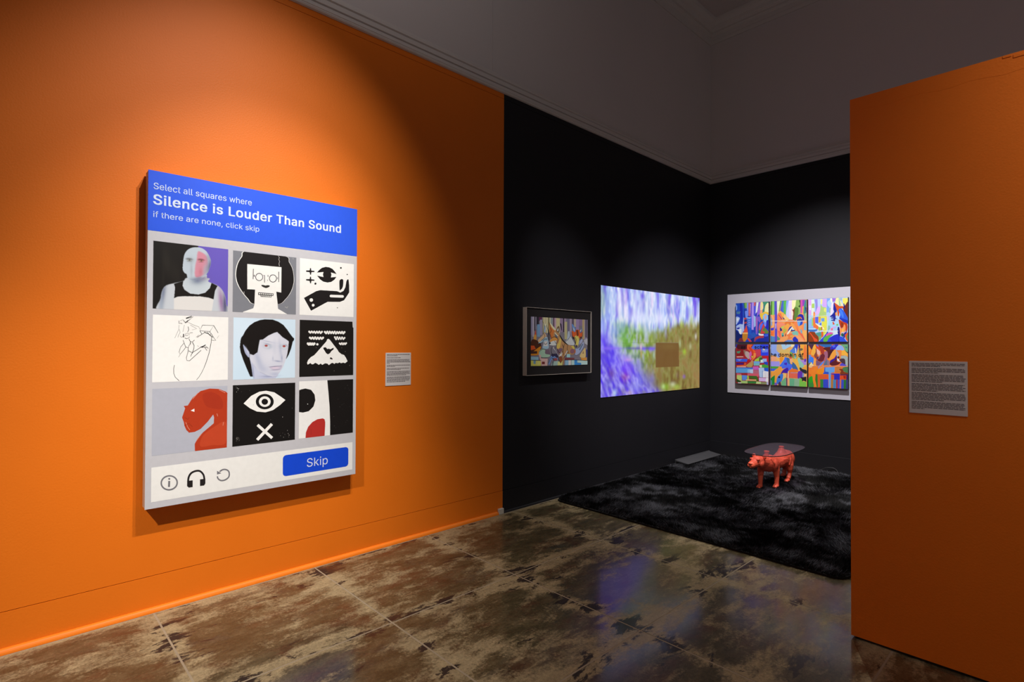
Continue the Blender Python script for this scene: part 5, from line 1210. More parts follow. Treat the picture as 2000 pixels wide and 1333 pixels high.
# bottom row, first: red over pastel blocks
t, a = canvas('canvas of red shapes above pastel blocks, bottom row nearest the corner', 0, 1, (1430, 665, .07505))
a.fill('#a02830')
for c, p in (('#4a1020', [(100, 90), (410, 90), (400, 200), (330, 240), (200, 260), (120, 200)]), ('#2a30a8', [(80, 90), (140, 90), (110, 190), (80, 200)]), ('#8a1c20', [(120, 230), (330, 240), (290, 420), (120, 420)]), ('#4f9070', [(115, 290), (225, 275), (190, 340), (130, 340)]), ('#e8602c', [(410, 90), (540, 90), (490, 190), (600, 280), (620, 420), (540, 520), (500, 470), (540, 390), (470, 290), (390, 220)]), ('#d03c28', [(430, 170), (520, 230), (560, 330), (540, 400), (480, 300)]), ('#4870e8', [(500, 200), (560, 110), (740, 110), (740, 230), (560, 240)]), ('#2c44e8', [(740, 110), (945, 110), (945, 400), (750, 400)]), ('#6c88f4', [(760, 230), (930, 230), (930, 310), (780, 320)]), ('#e8e0b0', [(790, 220), (860, 230), (830, 270)]), ('#c83c54', [(600, 250), (745, 240), (745, 400), (640, 440), (610, 340)]), ('#8c7060', [(290, 260), (350, 260), (370, 360), (320, 380)]), ('#b8a4a0', [(350, 290), (440, 320), (460, 440), (430, 490), (380, 450), (340, 390)]), ('#d060b0', [(450, 330), (490, 290), (510, 380), (480, 420), (500, 480), (470, 520), (450, 440)]), ('#e8b4a8', [(120, 420), (280, 420), (300, 440), (120, 445)]),
             ('#3860e0', [(100, 480), (400, 490), (380, 560), (100, 560)]), ('#7a98f0', [(120, 500), (260, 490), (200, 540)]), ('#7a1440', [(110, 570), (320, 570), (310, 640), (110, 640)]), ('#38108c', [(110, 600), (290, 600), (280, 630), (110, 640)]), ('#d8542c', [(320, 580), (370, 600), (360, 670), (120, 680), (120, 650), (310, 640)]), ('#b01c28', [(400, 520), (470, 500), (470, 640), (370, 620)]), ('#e0a898', [(120, 680), (360, 670), (360, 705), (120, 705)]), ('#b89858', [(370, 650), (520, 540), (550, 560), (520, 690), (400, 695)]), ('#c8846c', [(480, 560), (510, 500), (540, 540), (500, 620)]), ('#c8c850', [(490, 410), (550, 410), (520, 470)]), ('#f0904c', [(560, 330), (620, 340), (610, 430), (550, 500)]),
             ('#7a9c50', [(590, 520), (700, 430), (770, 410), (760, 470), (700, 540)]), ('#a8cc40', [(590, 510), (690, 460), (700, 540), (580, 550)]), ('#3a6034', [(710, 470), (760, 450), (790, 490), (740, 540), (710, 530)]), ('#c01c30', [(770, 420), (945, 410), (945, 560), (900, 550), (880, 470), (800, 470)]), ('#94b4ec', [(800, 480), (900, 480), (900, 560), (830, 560), (820, 590), (720, 590)]), ('#d0ecd8', [(740, 510), (800, 510), (800, 570), (740, 570)]), ('#1c48c8', [(830, 565), (930, 565), (930, 650), (840, 620)]), ('#70a8e4', [(560, 550), (720, 550), (720, 600), (560, 600)]), ('#74b8c0', [(560, 600), (720, 600), (710, 660), (560, 660)]), ('#46a43c', [(770, 640), (850, 630), (945, 660), (945, 720), (780, 710)]), ('#d4ecb0', [(710, 650), (770, 640), (780, 710), (720, 710)]),
             ('#3f7ad8', [(100, 710), (545, 710), (540, 750), (100, 750)]), ('#5ca4e0', [(100, 730), (400, 740), (400, 850), (100, 850)]), ('#8cc0f0', [(400, 750), (470, 750), (470, 850), (400, 850)]), ('#b8d0f8', [(465, 755), (545, 755), (545, 860), (465, 855)]), ('#c860bc', [(540, 680), (690, 680), (690, 770), (545, 770)]), ('#b8687c', [(545, 775), (690, 775), (710, 920), (640, 960), (550, 900), (400, 900), (400, 860), (545, 860)]), ('#d06878', [(120, 860), (240, 870), (240, 910), (120, 910)]), ('#d85c70', [(400, 870), (690, 870), (690, 960), (600, 930), (400, 920)]), ('#b0ccf8', [(690, 720), (830, 715), (840, 810), (780, 820), (780, 970), (710, 960)]), ('#2060d0', [(830, 720), (945, 720), (945, 815), (850, 815)]), ('#e4e8f0', [(830, 800), (945, 815), (945, 970), (800, 970), (800, 820)]), ('#8aa4d0', [(780, 790), (800, 790), (800, 970), (780, 970)]), ('#c4b0c4', [(860, 830), (868, 830), (868, 960), (860, 960)]), ('#c4b0c4', [(905, 830), (912, 830), (912, 960), (905, 960)]),
             ('#c0d878', [(120, 910), (250, 910), (250, 1050), (200, 1050), (120, 1000)]), ('#5c90e4', [(255, 910), (390, 915), (380, 1040), (260, 1040)]), ('#a8c850', [(390, 920), (430, 920), (440, 1020), (390, 1020)]), ('#3f6c24', [(430, 930), (640, 930), (690, 1060), (640, 1060), (600, 1010), (470, 1000)]), ('#e8c488', [(360, 1020), (630, 1025), (630, 1055), (360, 1050)]), ('#2c4c20', [(110, 1000), (150, 1020), (220, 1060), (220, 1090), (110, 1090)]), ('#a8cc78', [(230, 1050), (400, 1060), (400, 1125), (230, 1120)]), ('#38803c', [(400, 1065), (630, 1070), (620, 1130), (410, 1125)]), ('#b8d48c', [(630, 1075), (750, 1080), (750, 1140), (620, 1135)]), ('#d8b8e8', [(695, 975), (880, 985), (870, 1075), (700, 1065)]), ('#e8e8f0', [(880, 975), (945, 975), (945, 1090), (870, 1080)]), ('#8c9468', [(750, 1085), (900, 1090), (900, 1150), (750, 1145)]), ('#b8bce0', [(900, 1090), (945, 1090), (945, 1160), (900, 1155)]), ('#d8d0d0', [(150, 1095), (235, 1095), (235, 1125), (150, 1120)])):
    a.shape(c, p)
a.build('painted_face', t)
za = lambda x, y: PB.at(1430 + x * .07505, 665 + y * .07505)
BLKT = paint('#14121e')  # for the projected words, set on the canvases as flat dark letters
text_words('schen', PB, za(585, 215)[0], min(za(940, 210)[0], CX[0][1] - 0.003), za(600, 214)[1], 0.040, BLKT, t, 0.0032, 12)
text_words('as', PB, za(235, 215)[0], za(340, 215)[0], za(235, 214)[1], 0.040, BLKT, t, 0.0032, 12)

# bottom row, second
t, a = canvas('canvas of a blue and orange leaping shape with projected black lettering, bottom row middle', 1, 1, (1500, 665, .07505))
a.fill('#f0b058')
for c, p in (('#8ca8f4', [(75, 95), (240, 95), (220, 260), (300, 330), (310, 440), (260, 460), (190, 400), (75, 390)]), ('#c8b088', [(240, 95), (390, 110), (350, 180), (380, 250), (240, 290)]), ('#a4cce8', [(370, 95), (620, 100), (540, 200), (400, 240), (360, 170)]), ('#e0a060', [(460, 230), (600, 150), (610, 160), (480, 240)]), ('#c85030', [(455, 95), (490, 95), (460, 150)]), ('#d8b868', [(240, 290), (380, 240), (560, 240), (560, 330), (420, 340), (280, 320)]), ('#e8e0b0', [(600, 100), (680, 100), (670, 160), (600, 190)]), ('#5080d8', [(570, 290), (640, 210), (700, 130), (740, 250), (720, 340), (640, 330)]), ('#2244c8', [(690, 95), (790, 95), (770, 220), (740, 350), (730, 240), (700, 160)]), ('#d8f0e8', [(710, 190), (735, 230), (735, 340), (715, 340)]), ('#3c2478', [(640, 230), (690, 160), (690, 190), (640, 240)]), ('#40146c', [(790, 95), (830, 95), (840, 180), (800, 240)]), ('#f4a83c', [(830, 100), (1000, 100), (1000, 480), (920, 480), (880, 380), (860, 220)]), ('#f07c3c', [(950, 130), (1000, 200), (1000, 480), (940, 480), (920, 370)]), ('#6c6450', [(800, 230), (880, 210), (910, 240), (880, 270), (840, 280), (850, 350), (900, 450), (930, 510), (840, 490), (820, 380)]), ('#d0a850', [(760, 360), (800, 250), (820, 400), (760, 480), (720, 520)]), ('#70c0c8', [(700, 360), (740, 420), (710, 510), (690, 440)]), ('#7aac58', [(560, 330), (620, 310), (640, 400), (700, 480), (690, 510), (620, 440)]),
             ('#f4a47c', [(75, 430), (200, 420), (230, 500), (140, 550), (75, 550)]), ('#f0b868', [(200, 410), (300, 500), (300, 550), (230, 530)]), ('#a098ec', [(75, 550), (300, 550), (310, 640), (280, 680), (75, 680)]), ('#48a440', [(75, 680), (290, 685), (260, 740), (75, 730)]), ('#3c64dc', [(75, 735), (230, 740), (150, 800), (75, 800)]), ('#f4942c', [(310, 450), (380, 430), (390, 500), (330, 590), (310, 520)]), ('#4474f0', [(300, 670), (420, 500), (440, 440), (520, 480), (540, 580), (620, 640), (620, 720), (540, 780), (480, 700), (370, 720), (360, 690)]), ('#4868ec', [(370, 690), (500, 650), (620, 650), (610, 740), (540, 790), (500, 720), (380, 740)]), ('#4a2cb8', [(420, 590), (500, 580), (490, 650), (430, 640)]), ('#3c68a0', [(480, 460), (560, 480), (580, 610), (630, 620), (640, 570), (720, 640), (780, 760), (760, 800), (640, 740), (620, 640), (520, 600)]), ('#d0543c', [(540, 440), (620, 430), (640, 470), (590, 490)]), ('#f0b080', [(570, 500), (650, 470), (720, 540), (640, 560), (600, 610), (580, 600)]), ('#e8b84c', [(640, 480), (760, 500), (790, 600), (830, 700), (800, 760), (720, 640), (650, 540)]), ('#90c8b0', [(770, 490), (820, 450), (860, 540), (940, 640), (890, 720), (830, 700), (800, 600)]), ('#a888d8', [(830, 510), (930, 520), (1000, 540), (1000, 640), (930, 640), (900, 580)]), ('#6c38b8', [(930, 490), (1000, 480), (1000, 550), (950, 570)]), ('#e8a43c', [(900, 720), (1000, 660), (1000, 760), (900, 740)]), ('#2a2c34', [(820, 720), (850, 710), (900, 750), (1000, 780), (1000, 870), (900, 840), (840, 790)]),
             ('#f0a040', [(75, 830), (170, 820), (290, 690), (360, 710), (330, 780), (430, 740), (330, 870), (250, 920), (210, 1100), (180, 1060), (170, 920), (75, 940)]), ('#4420a8', [(330, 890), (370, 800), (440, 740), (520, 720), (520, 850), (400, 850)]), ('#e8742c', [(540, 800), (620, 750), (740, 760), (790, 820), (590, 830)]), ('#e06850', [(540, 830), (780, 850), (780, 990), (540, 980)]), ('#c08898', [(590, 830), (780, 840), (780, 860), (590, 860)]), ('#6434b0', [(780, 830), (840, 800), (900, 840), (890, 960), (780, 1000)]), ('#7a98c8', [(900, 850), (940, 860), (930, 960), (890, 960)]), ('#e8b880', [(945, 890), (1000, 890), (1000, 950), (945, 950)]), ('#28242c', [(830, 970), (930, 960), (1000, 950), (1000, 1080), (930, 1050), (890, 1070), (880, 1000)]), ('#f0c070', [(400, 860), (480, 870), (480, 960), (380, 1020)]), ('#d86040', [(480, 870), (515, 860), (500, 980), (480, 980)]), ('#3c78d8', [(240, 980), (300, 900), (390, 880), (380, 1000), (330, 1090), (260, 1140), (220, 1120)]), ('#1c1c48', ell(292, 962, 28, 26)), ('#1c8c34', [(75, 1000), (100, 960), (180, 910), (170, 1160), (75, 1160)]), ('#5898a8', [(75, 1040), (105, 1050), (105, 1165), (75, 1165)]), ('#8058b8', [(170, 1100), (220, 1110), (250, 1170), (170, 1170)]), ('#483850', [(270, 1110), (320, 1070), (350, 1180), (270, 1175)]), ('#70b484', [(340, 1080), (470, 960), (480, 1185), (350, 1180)]), ('#5c2464', [(475, 980), (505, 980), (505, 1190), (480, 1190)]), ('#f4b078', [(505, 980), (560, 990), (560, 1190), (505, 1190)]), ('#68b088', [(560, 990), (690, 1000), (680, 1200), (560, 1195)]), ('#8cb494', [(690, 1000), (820, 1000), (810, 1205), (680, 1200)]), ('#7cc44c', [(820, 980), (880, 1000), (890, 1070), (1000, 1080), (1000, 1220), (810, 1210)])):
    a.shape(c, p)
a.line('#f0e8e0', [(527, 810), (525, 985)], 12)
a.build('painted_face', t)
zb = lambda x, y: PB.at(1500 + x * .07505, 665 + y * .07505)
text_words('he domain of', PB, zb(82, 415)[0], zb(925, 412)[0], zb(82, 415)[1], 0.042, BLKT, t, 0.0032, 12)  # projected words, put onto the canvas as flat letters

# bottom row, third
t, a = canvas('canvas of orange and maroon shapes over striped legs, bottom row by the partition', 2, 1, (1575, 670, .07502))
a.fill('#e87c30')
for c, p in (('#4c2c44', [(55, 40), (200, 40), (180, 130), (140, 180), (90, 110)]), ('#f0a030', [(60, 100), (120, 180), (60, 300)]), ('#f0b044', [(200, 50), (240, 50), (250, 240), (200, 330), (120, 300), (140, 200)]), ('#8a4838', [(240, 140), (280, 240), (280, 380), (240, 400), (200, 330), (240, 240)]), ('#d84828', [(240, 60), (340, 100), (360, 200), (300, 180), (260, 130)]), ('#5878d8', [(250, 40), (300, 40), (330, 110), (270, 80)]), ('#a83828', [(300, 40), (360, 60), (450, 130), (460, 280), (390, 280), (350, 160)]), ('#e8b4a0', [(270, 160), (330, 200), (360, 260), (330, 350), (310, 310), (280, 290)]), ('#2c68b0', [(330, 40), (650, 40), (620, 110), (560, 130), (450, 110)]), ('#5c2020', [(450, 130), (640, 110), (640, 180), (560, 400), (550, 240), (480, 190)]), ('#e89030', [(470, 200), (500, 185), (520, 220), (490, 240)]), ('#a0607c', [(460, 250), (540, 220), (560, 330), (540, 420), (450, 520), (420, 500), (480, 400)]), ('#6c2430', [(290, 440), (390, 300), (450, 290), (480, 350), (440, 470), (360, 490)]), ('#5c2c54', [(250, 430), (300, 340), (320, 380), (290, 440)]), ('#8c6878', [(330, 350), (390, 290), (340, 400), (290, 440)]), ('#3c80f0', [(60, 400), (130, 360), (190, 420), (170, 560), (120, 500), (60, 540)]), ('#5c90d8', [(60, 310), (130, 320), (90, 390), (60, 380)]), ('#4a8030', [(60, 540), (130, 510), (120, 570), (60, 600)]), ('#f0dca0', [(130, 510), (160, 560), (190, 580), (130, 640), (60, 620)]), ('#f0a44c', [(200, 400), (250, 420), (250, 600), (190, 600), (180, 540)]), ('#7c5878', [(260, 450), (330, 490), (420, 510), (360, 580), (260, 590)]), ('#5c88e0', [(340, 580), (450, 470), (440, 530), (330, 640), (300, 660)]), ('#58708c', [(450, 540), (540, 420), (540, 580), (450, 590)]), ('#8c7488', [(540, 430), (600, 480), (600, 590), (540, 590)]),
             ('#2c28c0', [(620, 150), (680, 60), (830, 45), (800, 130), (720, 180), (640, 180)]), ('#4464e8', [(660, 80), (730, 50), (760, 100), (700, 130)]), ('#88aef4', [(750, 180), (840, 60), (940, 90), (980, 190), (860, 190)]), ('#68a878', [(900, 45), (1085, 45), (1085, 250), (1000, 190), (970, 110)]), ('#3c7c84', [(1010, 90), (1060, 110), (1060, 150), (1020, 130)]), ('#302430', [(990, 190), (1080, 250), (1080, 275), (1020, 240)]), ('#4a1c24', [(640, 180), (720, 190), (640, 300), (580, 410), (570, 330)]), ('#f0a040', [(590, 430), (640, 300), (720, 190), (780, 200), (770, 330), (680, 420), (600, 460)]), ('#b0a8a8', [(770, 200), (830, 250), (850, 350), (800, 380), (780, 320)]), ('#e88840', [(830, 200), (920, 200), (910, 300), (880, 400), (850, 300)]), ('#f0b040', [(920, 200), (990, 190), (1080, 280), (1080, 350), (1000, 330), (910, 320)]), ('#a0b0ac', [(900, 340), (1010, 330), (1080, 370), (1080, 600), (1010, 600), (1010, 440), (940, 410), (890, 410)]), ('#3c1c8c', [(610, 500), (640, 450), (730, 400), (780, 320), (790, 400), (700, 480), (620, 540)]), ('#5c1c24', [(610, 540), (720, 470), (790, 410), (800, 490), (890, 510), (820, 570), (700, 600), (640, 590)]), ('#d8d8e8', [(800, 410), (830, 410), (880, 490), (840, 490), (800, 460)]), ('#482030', ell(835, 380, 28, 30)), ('#4a3440', [(860, 440), (920, 410), (1000, 430), (1010, 570), (930, 530), (880, 480)]), ('#5448c8', [(870, 590), (920, 530), (1000, 560), (1040, 590), (1000, 610)]), ('#e87c48', [(600, 560), (660, 600), (820, 590), (860, 560), (850, 610), (600, 610)]),
             ('#f08428', [(190, 630), (290, 620), (280, 800), (230, 820), (220, 940), (280, 1150), (220, 1150), (170, 980), (150, 860), (60, 780), (60, 720), (190, 700)]), ('#e86830', [(60, 780), (130, 850), (90, 920), (60, 900)]), ('#f0901c', [(290, 700), (450, 620), (470, 700), (430, 810), (290, 810)]), ('#d89070', [(290, 680), (340, 640), (460, 620), (400, 660)]), ('#2c54c8', [(470, 640), (500, 630), (500, 740), (590, 750), (580, 820), (430, 810), (460, 760)]), ('#64a0e4', [(490, 640), (740, 630), (730, 770), (640, 780), (635, 1185), (580, 1180), (580, 760), (490, 750)]), ('#c87c3c', [(750, 630), (900, 620), (900, 760), (750, 770)]), ('#487c50', [(950, 650), (1085, 630), (1085, 780), (1000, 760), (940, 710)]), ('#7c3418', [(850, 690), (930, 680), (960, 720), (980, 760), (1085, 790), (1085, 830), (880, 820), (900, 740)]), ('#2c28b8', [(640, 800), (870, 800), (870, 960), (720, 960), (720, 830), (640, 820)]), ('#c85838', [(640, 830), (720, 830), (710, 950), (640, 950)]), ('#3c1c5c', [(870, 830), (1085, 820), (1085, 970), (1040, 960), (1040, 850), (870, 860)]), ('#d84c20', [(870, 850), (1040, 850), (1040, 950), (960, 950), (900, 960), (870, 940)]), ('#a8200c', [(960, 860), (1030, 860), (1020, 950), (970, 920)]),
             ('#30a424', [(60, 930), (150, 870), (170, 990), (190, 1150), (60, 1150)]), ('#3c8c3c', [(60, 1040), (180, 1030), (190, 1155), (60, 1155)]), ('#3c7c28', [(240, 820), (290, 820), (300, 1150), (270, 1150), (230, 960)]), ('#d85c2c', [(290, 820), (570, 830), (570, 950), (350, 950), (360, 1160), (310, 1160)]), ('#34843c', [(360, 950), (440, 950), (440, 1170), (360, 1165)]), ('#3448c8', [(440, 950), (570, 950), (575, 1180), (440, 1170)]), ('#b07838', [(640, 950), (700, 950), (695, 1190), (640, 1185)]), ('#4484b8', [(700, 960), (775, 960), (770, 1190), (695, 1190)]), ('#b02c38', [(775, 960), (815, 960), (815, 1190), (775, 1190)]), ('#4c4cc0', [(815, 960), (870, 960), (865, 1195), (815, 1190)]), ('#c87450', [(870, 950), (910, 960), (905, 1195), (865, 1195)]), ('#3c4cc0', [(910, 960), (975, 960), (970, 1200), (905, 1195)]), ('#2c7430', [(975, 960), (1035, 960), (1030, 1205), (970, 1200)]), ('#343c7c', [(1035, 960), (1085, 960), (1085, 1210), (1030, 1205)])):
    a.shape(c, p)
a.line('#e8a078', [(60, 605), (1085, 615)], 16)  # line of projected light, painted in as a stroke
a.build('painted_face', t)

# ================================================================== rug
rug = thing('shag_rug', 'large charcoal shag rug lying in the dark corner', 'rug', (1.3, -1.7, 0.0))
RX0, RX1, RY0, RY1, RC = 0.045, 2.555, -3.300, -0.075, 0.10


def in_rug(x, y, m=0.0):
    dx = np.maximum(np.maximum(RX0 + RC - x, x - (RX1 - RC)), 0)
    dy = np.maximum(np.maximum(RY0 + RC - y, y - (RY1 - RC)), 0)
    return np.hypot(dx, dy) <= RC - m


out = []
for cx, cy, a0 in ((RX1 - RC, RY1 - RC, 0), (RX0 + RC, RY1 - RC, 90), (RX0 + RC, RY0 + RC, 180), (RX1 - RC, RY0 + RC, 270)):
    out += [(cx + RC * math.cos(math.radians(a0 + t)), cy + RC * math.sin(math.radians(a0 + t))) for t in range(0, 91, 15)]
k = len(out)
RUGB = principled('rug_backing', (0.006, 0.006, 0.007), 0.95)
obj('rug_backing', [(x, y, 0.001) for x, y in out] + [(x, y, 0.014) for x, y in out], [tuple(range(k, 2 * k))] + [(i, (i + 1) % k, k + (i + 1) % k, k + i) for i in range(k)], RUGB, rug)
NF = 330000
fx = RNG.uniform(RX0, RX1, NF)
fy = RNG.uniform(RY0, RY1, NF)
ok = in_rug(fx, fy, 0.006) & ~((fx < 0.212) & (fy > -1.005))
fx, fy = fx[ok], fy[ok]
NF = len(fx)
patch = 0.46 * fbm(fx * 2.6 + 3, fy * 3.0 + 40, 51, 3) + 0.54 * fbm(fx * 12.0 + 7, fy * 14.0 + 2, 71, 4)
ang = 2 * math.pi * 1.6 * fbm(fx * 1.3 + 20, fy * 1.3 + 9, 61, 3) + RNG.normal(0, 0.55, NF)
lean = np.clip(RNG.normal(0.75, 0.25, NF) + (patch - 0.5) * 2.2, 0.15, 1.6)
ln = RNG.uniform(0.026, 0.046, NF)
wd = RNG.uniform(0.0014, 0.0030, NF)
dirx, diry = np.cos(ang) * np.sin(lean), np.sin(ang) * np.sin(lean)
dz = np.cos(lean)
pa = ang + math.pi / 2 + RNG.normal(0, 0.8, NF)
bx, by = np.cos(pa) * wd, np.sin(pa) * wd
base_z = np.full(NF, 0.0145)
tipx = np.clip(fx + dirx * ln, RX0 - 0.02, RX1 + 0.02)
tipy = np.clip(fy + diry * ln, RY0 - 0.02, RY1 + 0.02)
V = np.empty((NF, 3, 3))
V[:, 0] = np.stack([fx - bx, fy - by, base_z], -1)
V[:, 1] = np.stack([fx + bx, fy + by, base_z], -1)
V[:, 2] = np.stack([tipx, tipy, base_z + dz * ln + 0.003], -1)
V[..., 0] -= 1.3
V[..., 1] += 1.7
me = bpy.data.meshes.new('rug_pile')
me.vertices.add(NF * 3)
me.vertices.foreach_set('co', V.ravel())
me.loops.add(NF * 3)
me.loops.foreach_set('vertex_index', np.arange(NF * 3, dtype=np.int32))
me.polygons.add(NF)
me.polygons.foreach_set('loop_start', np.arange(0, NF * 3, 3, dtype=np.int32))
me.update()
tone = np.clip((patch - 0.45) / 0.11, 0, 1) ** 1.2
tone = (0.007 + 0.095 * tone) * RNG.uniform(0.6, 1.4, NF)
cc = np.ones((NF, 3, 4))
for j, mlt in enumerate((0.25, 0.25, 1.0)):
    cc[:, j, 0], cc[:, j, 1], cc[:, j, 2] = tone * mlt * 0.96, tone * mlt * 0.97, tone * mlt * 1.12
at = me.color_attributes.new('pigment_or_light', 'FLOAT_COLOR', 'POINT')
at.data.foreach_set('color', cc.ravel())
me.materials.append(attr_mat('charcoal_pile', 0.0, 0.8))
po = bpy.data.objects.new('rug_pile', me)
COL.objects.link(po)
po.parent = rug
po['kind'] = 'stuff'

# ================================================================== red animal table with smoked glass top
AX, GZ, BZ = 1.312, 0.420, 0.034
tab = thing('animal_table', 'red bear-shaped figure carrying a smoked glass table top on the rug', 'table', (AX, -1.2, BZ))
REDM = noise_mat('coral_red_lacquer', (0.76, 0.105, 0.050), (0.86, 0.15, 0.07), 9, 0.45, 0.35, 70, 0.4)


def uv_ell(c, r, rot=None, nu=18, nv=12):
    vs, fs = [], []
    for i in range(nv + 1):
        th = math.pi * i / nv
        for j in range(nu):
            ph = 2 * math.pi * j / nu
            p = Vector((r[0] * math.sin(th) * math.cos(ph), r[1] * math.sin(th) * math.sin(ph), r[2] * math.cos(th)))
            if rot:
                p = rot @ p
            vs.append(tuple(Vector(c) + p))
    for i in range(nv):
        for j in range(nu):
            a_, b_ = i * nu + j, i * nu + (j + 1) % nu
            fs.append((a_, b_, b_ + nu, a_ + nu))
    return vs, fs


def tube(path, radii, n=12):
    """closed tapered limb through 3-D points; radii may be (across, along) pairs"""
    P = [Vector(p) for p in path]
    vs, fs = [], []
    for i, p in enumerate(P):
        t_ = (P[min(i + 1, len(P) - 1)] - P[max(i - 1, 0)]).normalized()
        s_ = Vector((1, 0, 0)) if abs(t_.x) < 0.9 else Vector((0, 1, 0))
        b_ = t_.cross(s_).normalized()
        s_ = b_.cross(t_).normalized()
        r = radii[i] if isinstance(radii[i], tuple) else (radii[i], radii[i])
        for j in range(n):
            a_ = 2 * math.pi * j / n
            vs.append(tuple(p + s_ * r[0] * math.cos(a_) + b_ * r[1] * math.sin(a_)))
    for i in range(len(P) - 1):
        for j in range(n):
            a_, b_ = i * n + j, i * n + (j + 1) % n
            fs.append((a_, b_, b_ + n, a_ + n))
    fs.append(tuple(reversed(range(n))))
    fs.append(tuple((len(P) - 1) * n + j for j in range(n)))
    return vs, fs


BV, BF = [], []


def add(vf):
    n = len(BV)
    BV.extend(vf[0])
    BF.extend([tuple(i + n for i in q_) for q_ in vf[1]])


X0 = AX
# trunk: rump, hump under the rear post, dipped back, deep shoulders (heading is -y)
add(tube([(X0, -0.735, .225), (X0, -0.76, .245), (X0, -0.83, .268), (X0, -0.93, .282), (X0, -1.03, .272), (X0, -1.13, .258), (X0, -1.23, .262), (X0, -1.33, .278), (X0, -1.42, .290), (X0 - .003, -1.48, .295)],
         [(.025, .03), (.062, .065), (.084, .086), (.088, .094), (.076, .078), (.076, .072), (.084, .080), (.088, .092), (.074, .082), (.052, .060)], 18))
add(uv_ell((X0, -0.965, .335), (.050, .085, .045)))
add(tube([(X0, -0.982, .340), (X0, -0.986, .375), (X0, -0.986, .396)], [.052, .034, .026], 16))
add(uv_ell((X0, -1.375, .340), (.055, .075, .035)))
# neck and head
add(tube([(X0 - .002, -1.39, .295), (X0 - .008, -1.47, .308), (X0 - .016, -1.55, .326)], [(.074, .078), (.064, .068), (.058, .056)], 14))
add(uv_ell((X0 - .022, -1.575, .334), (.060, .062, .053)))
add(tube([(X0 - .026, -1.60, .322), (X0 - .034, -1.640, .310), (X0 - .040, -1.672, .304), (X0 - .043, -1.690, .303)], [(.050, .046), (.043, .040), (.039, .037), (.031, .030)], 12))
add(uv_ell((X0 - .038, -1.655, .286), (.030, .032, .018)))
add(uv_ell((X0 - .044, -1.694, .321), (.020, .012, .010)))
for sx in (-1, 1):
    add(uv_ell((X0 - .028 + sx * .034, -1.618, .358), (.018, .020, .010)))
    add(uv_ell((X0 - .014 + sx * .052, -1.545, .376), (.022, .011, .026)))
    add(uv_ell((X0 - .018 + sx * .044, -1.580, .308), (.024, .036, .034)))
    add(uv_ell((X0 - .042 + sx * .018, -1.684, .298), (.016, .014, .016)))
# legs (shoulder or hip > elbow or knee > wrist or hock > paw)
add(tube([(1.275, -1.405, .285), (1.266, -1.425, .210), (1.268, -1.438, .130), (1.268, -1.442, .070), (1.268, -1.448, .045)], [(.044, .055), (.034, .036), (.024, .025), (.021, .022), (.026, .028)]))
add(uv_ell((1.268, -1.464, .050), (.027, .036, .017)))
add(tube([(1.350, -1.330, .285), (1.372, -1.292, .205), (1.378, -1.290, .140), (1.380, -1.302, .080), (1.380, -1.306, .048)], [(.046, .058), (.037, .040), (.025, .027), (.022, .022), (.026, .028)]))
add(uv_ell((1.380, -1.322, .050), (.028, .037, .017)))
add(tube([(1.352, -0.880, .275), (1.372, -0.925, .200), (1.374, -0.920, .165), (1.370, -0.905, .120), (1.368, -0.948, .062)], [(.048, .068), (.042, .050), (.034, .036), (.022, .024), (.024, .026)]))
add(uv_ell((1.367, -0.975, .050), (.027, .037, .017)))
add(tube([(1.272, -0.800, .270), (1.252, -0.790, .200), (1.250, -0.760, .160), (1.246, -0.705, .120), (1.246, -0.722, .062)], [(.048, .062), (.040, .048), (.032, .034), (.022, .024), (.024, .026)]))
add(uv_ell((1.245, -0.745, .050), (.027, .037, .017)))
for fx_, fy_ in ((1.268, -1.464), (1.380, -1.322), (1.367, -0.975), (1.245, -0.745)):
    for d_ in (-.015, -.005, .005, .015):
        add(uv_ell((fx_ + d_, fy_ - .030, .044), (.0065, .012, .010), None, 10, 8))
# muscle and coat folds along the flank
for sx in (-1, 1):
    for k_ in range(8):
        yy = -1.235 + .031 * k_ + random.uniform(-.005, .005)
        top_, low_ = .330 - .004 * k_ + random.uniform(-.006, .006), .210 + .006 * k_ + random.uniform(-.008, .008)
        add(tube([(X0 + sx * .046, yy - .012, top_), (X0 + sx * .074, yy, (top_ + low_) / 2 + .02), (X0 + sx * .077, yy + .012, (top_ + low_) / 2 - .02), (X0 + sx * .050, yy + .030, low_)], [.004, .0085, .0085, .005], 8))
    add(tube([(X0 + sx * .060, -1.300, .345), (X0 + sx * .086, -1.275, .290), (X0 + sx * .080, -1.270, .230)], [.006, .012, .008], 8))
    add(tube([(X0 + sx * .056, -1.430, .350), (X0 + sx * .082, -1.400, .300), (X0 + sx * .070, -1.395, .250)], [.006, .012, .008], 8))
    add(tube([(X0 + sx * .060, -0.945, .335), (X0 + sx * .086, -0.955, .280), (X0 + sx * .078, -0.975, .215)], [.006, .011, .008], 8))
    add(uv_ell((X0 + sx * .068, -1.345, .270), (.030, .058, .060)))
    add(uv_ell((X0 + sx * .066, -0.880, .262), (.030, .062, .062)))
bear = obj('figure', BV, BF, REDM, tab)
rm = bear.modifiers.new('join', 'REMESH')
rm.mode, rm.voxel_size = 'VOXEL', 0.0042
sm = bear.modifiers.new('soften', 'SMOOTH')
sm.factor, sm.iterations = 0.5, 3
dg = bpy.context.evaluated_depsgraph_get()
bm_ = bpy.data.meshes.new_from_object(bear.evaluated_get(dg))
bear.modifiers.clear()
old = bear.data
bear.data = bm_
bpy.data.meshes.remove(old)
bm_.name = 'figure'
bm_.polygons.foreach_set('use_smooth', [True] * len(bm_.polygons))
bm_.update()
EYE = principled('dark_eye', (0.05, 0.01, 0.01), 0.3)
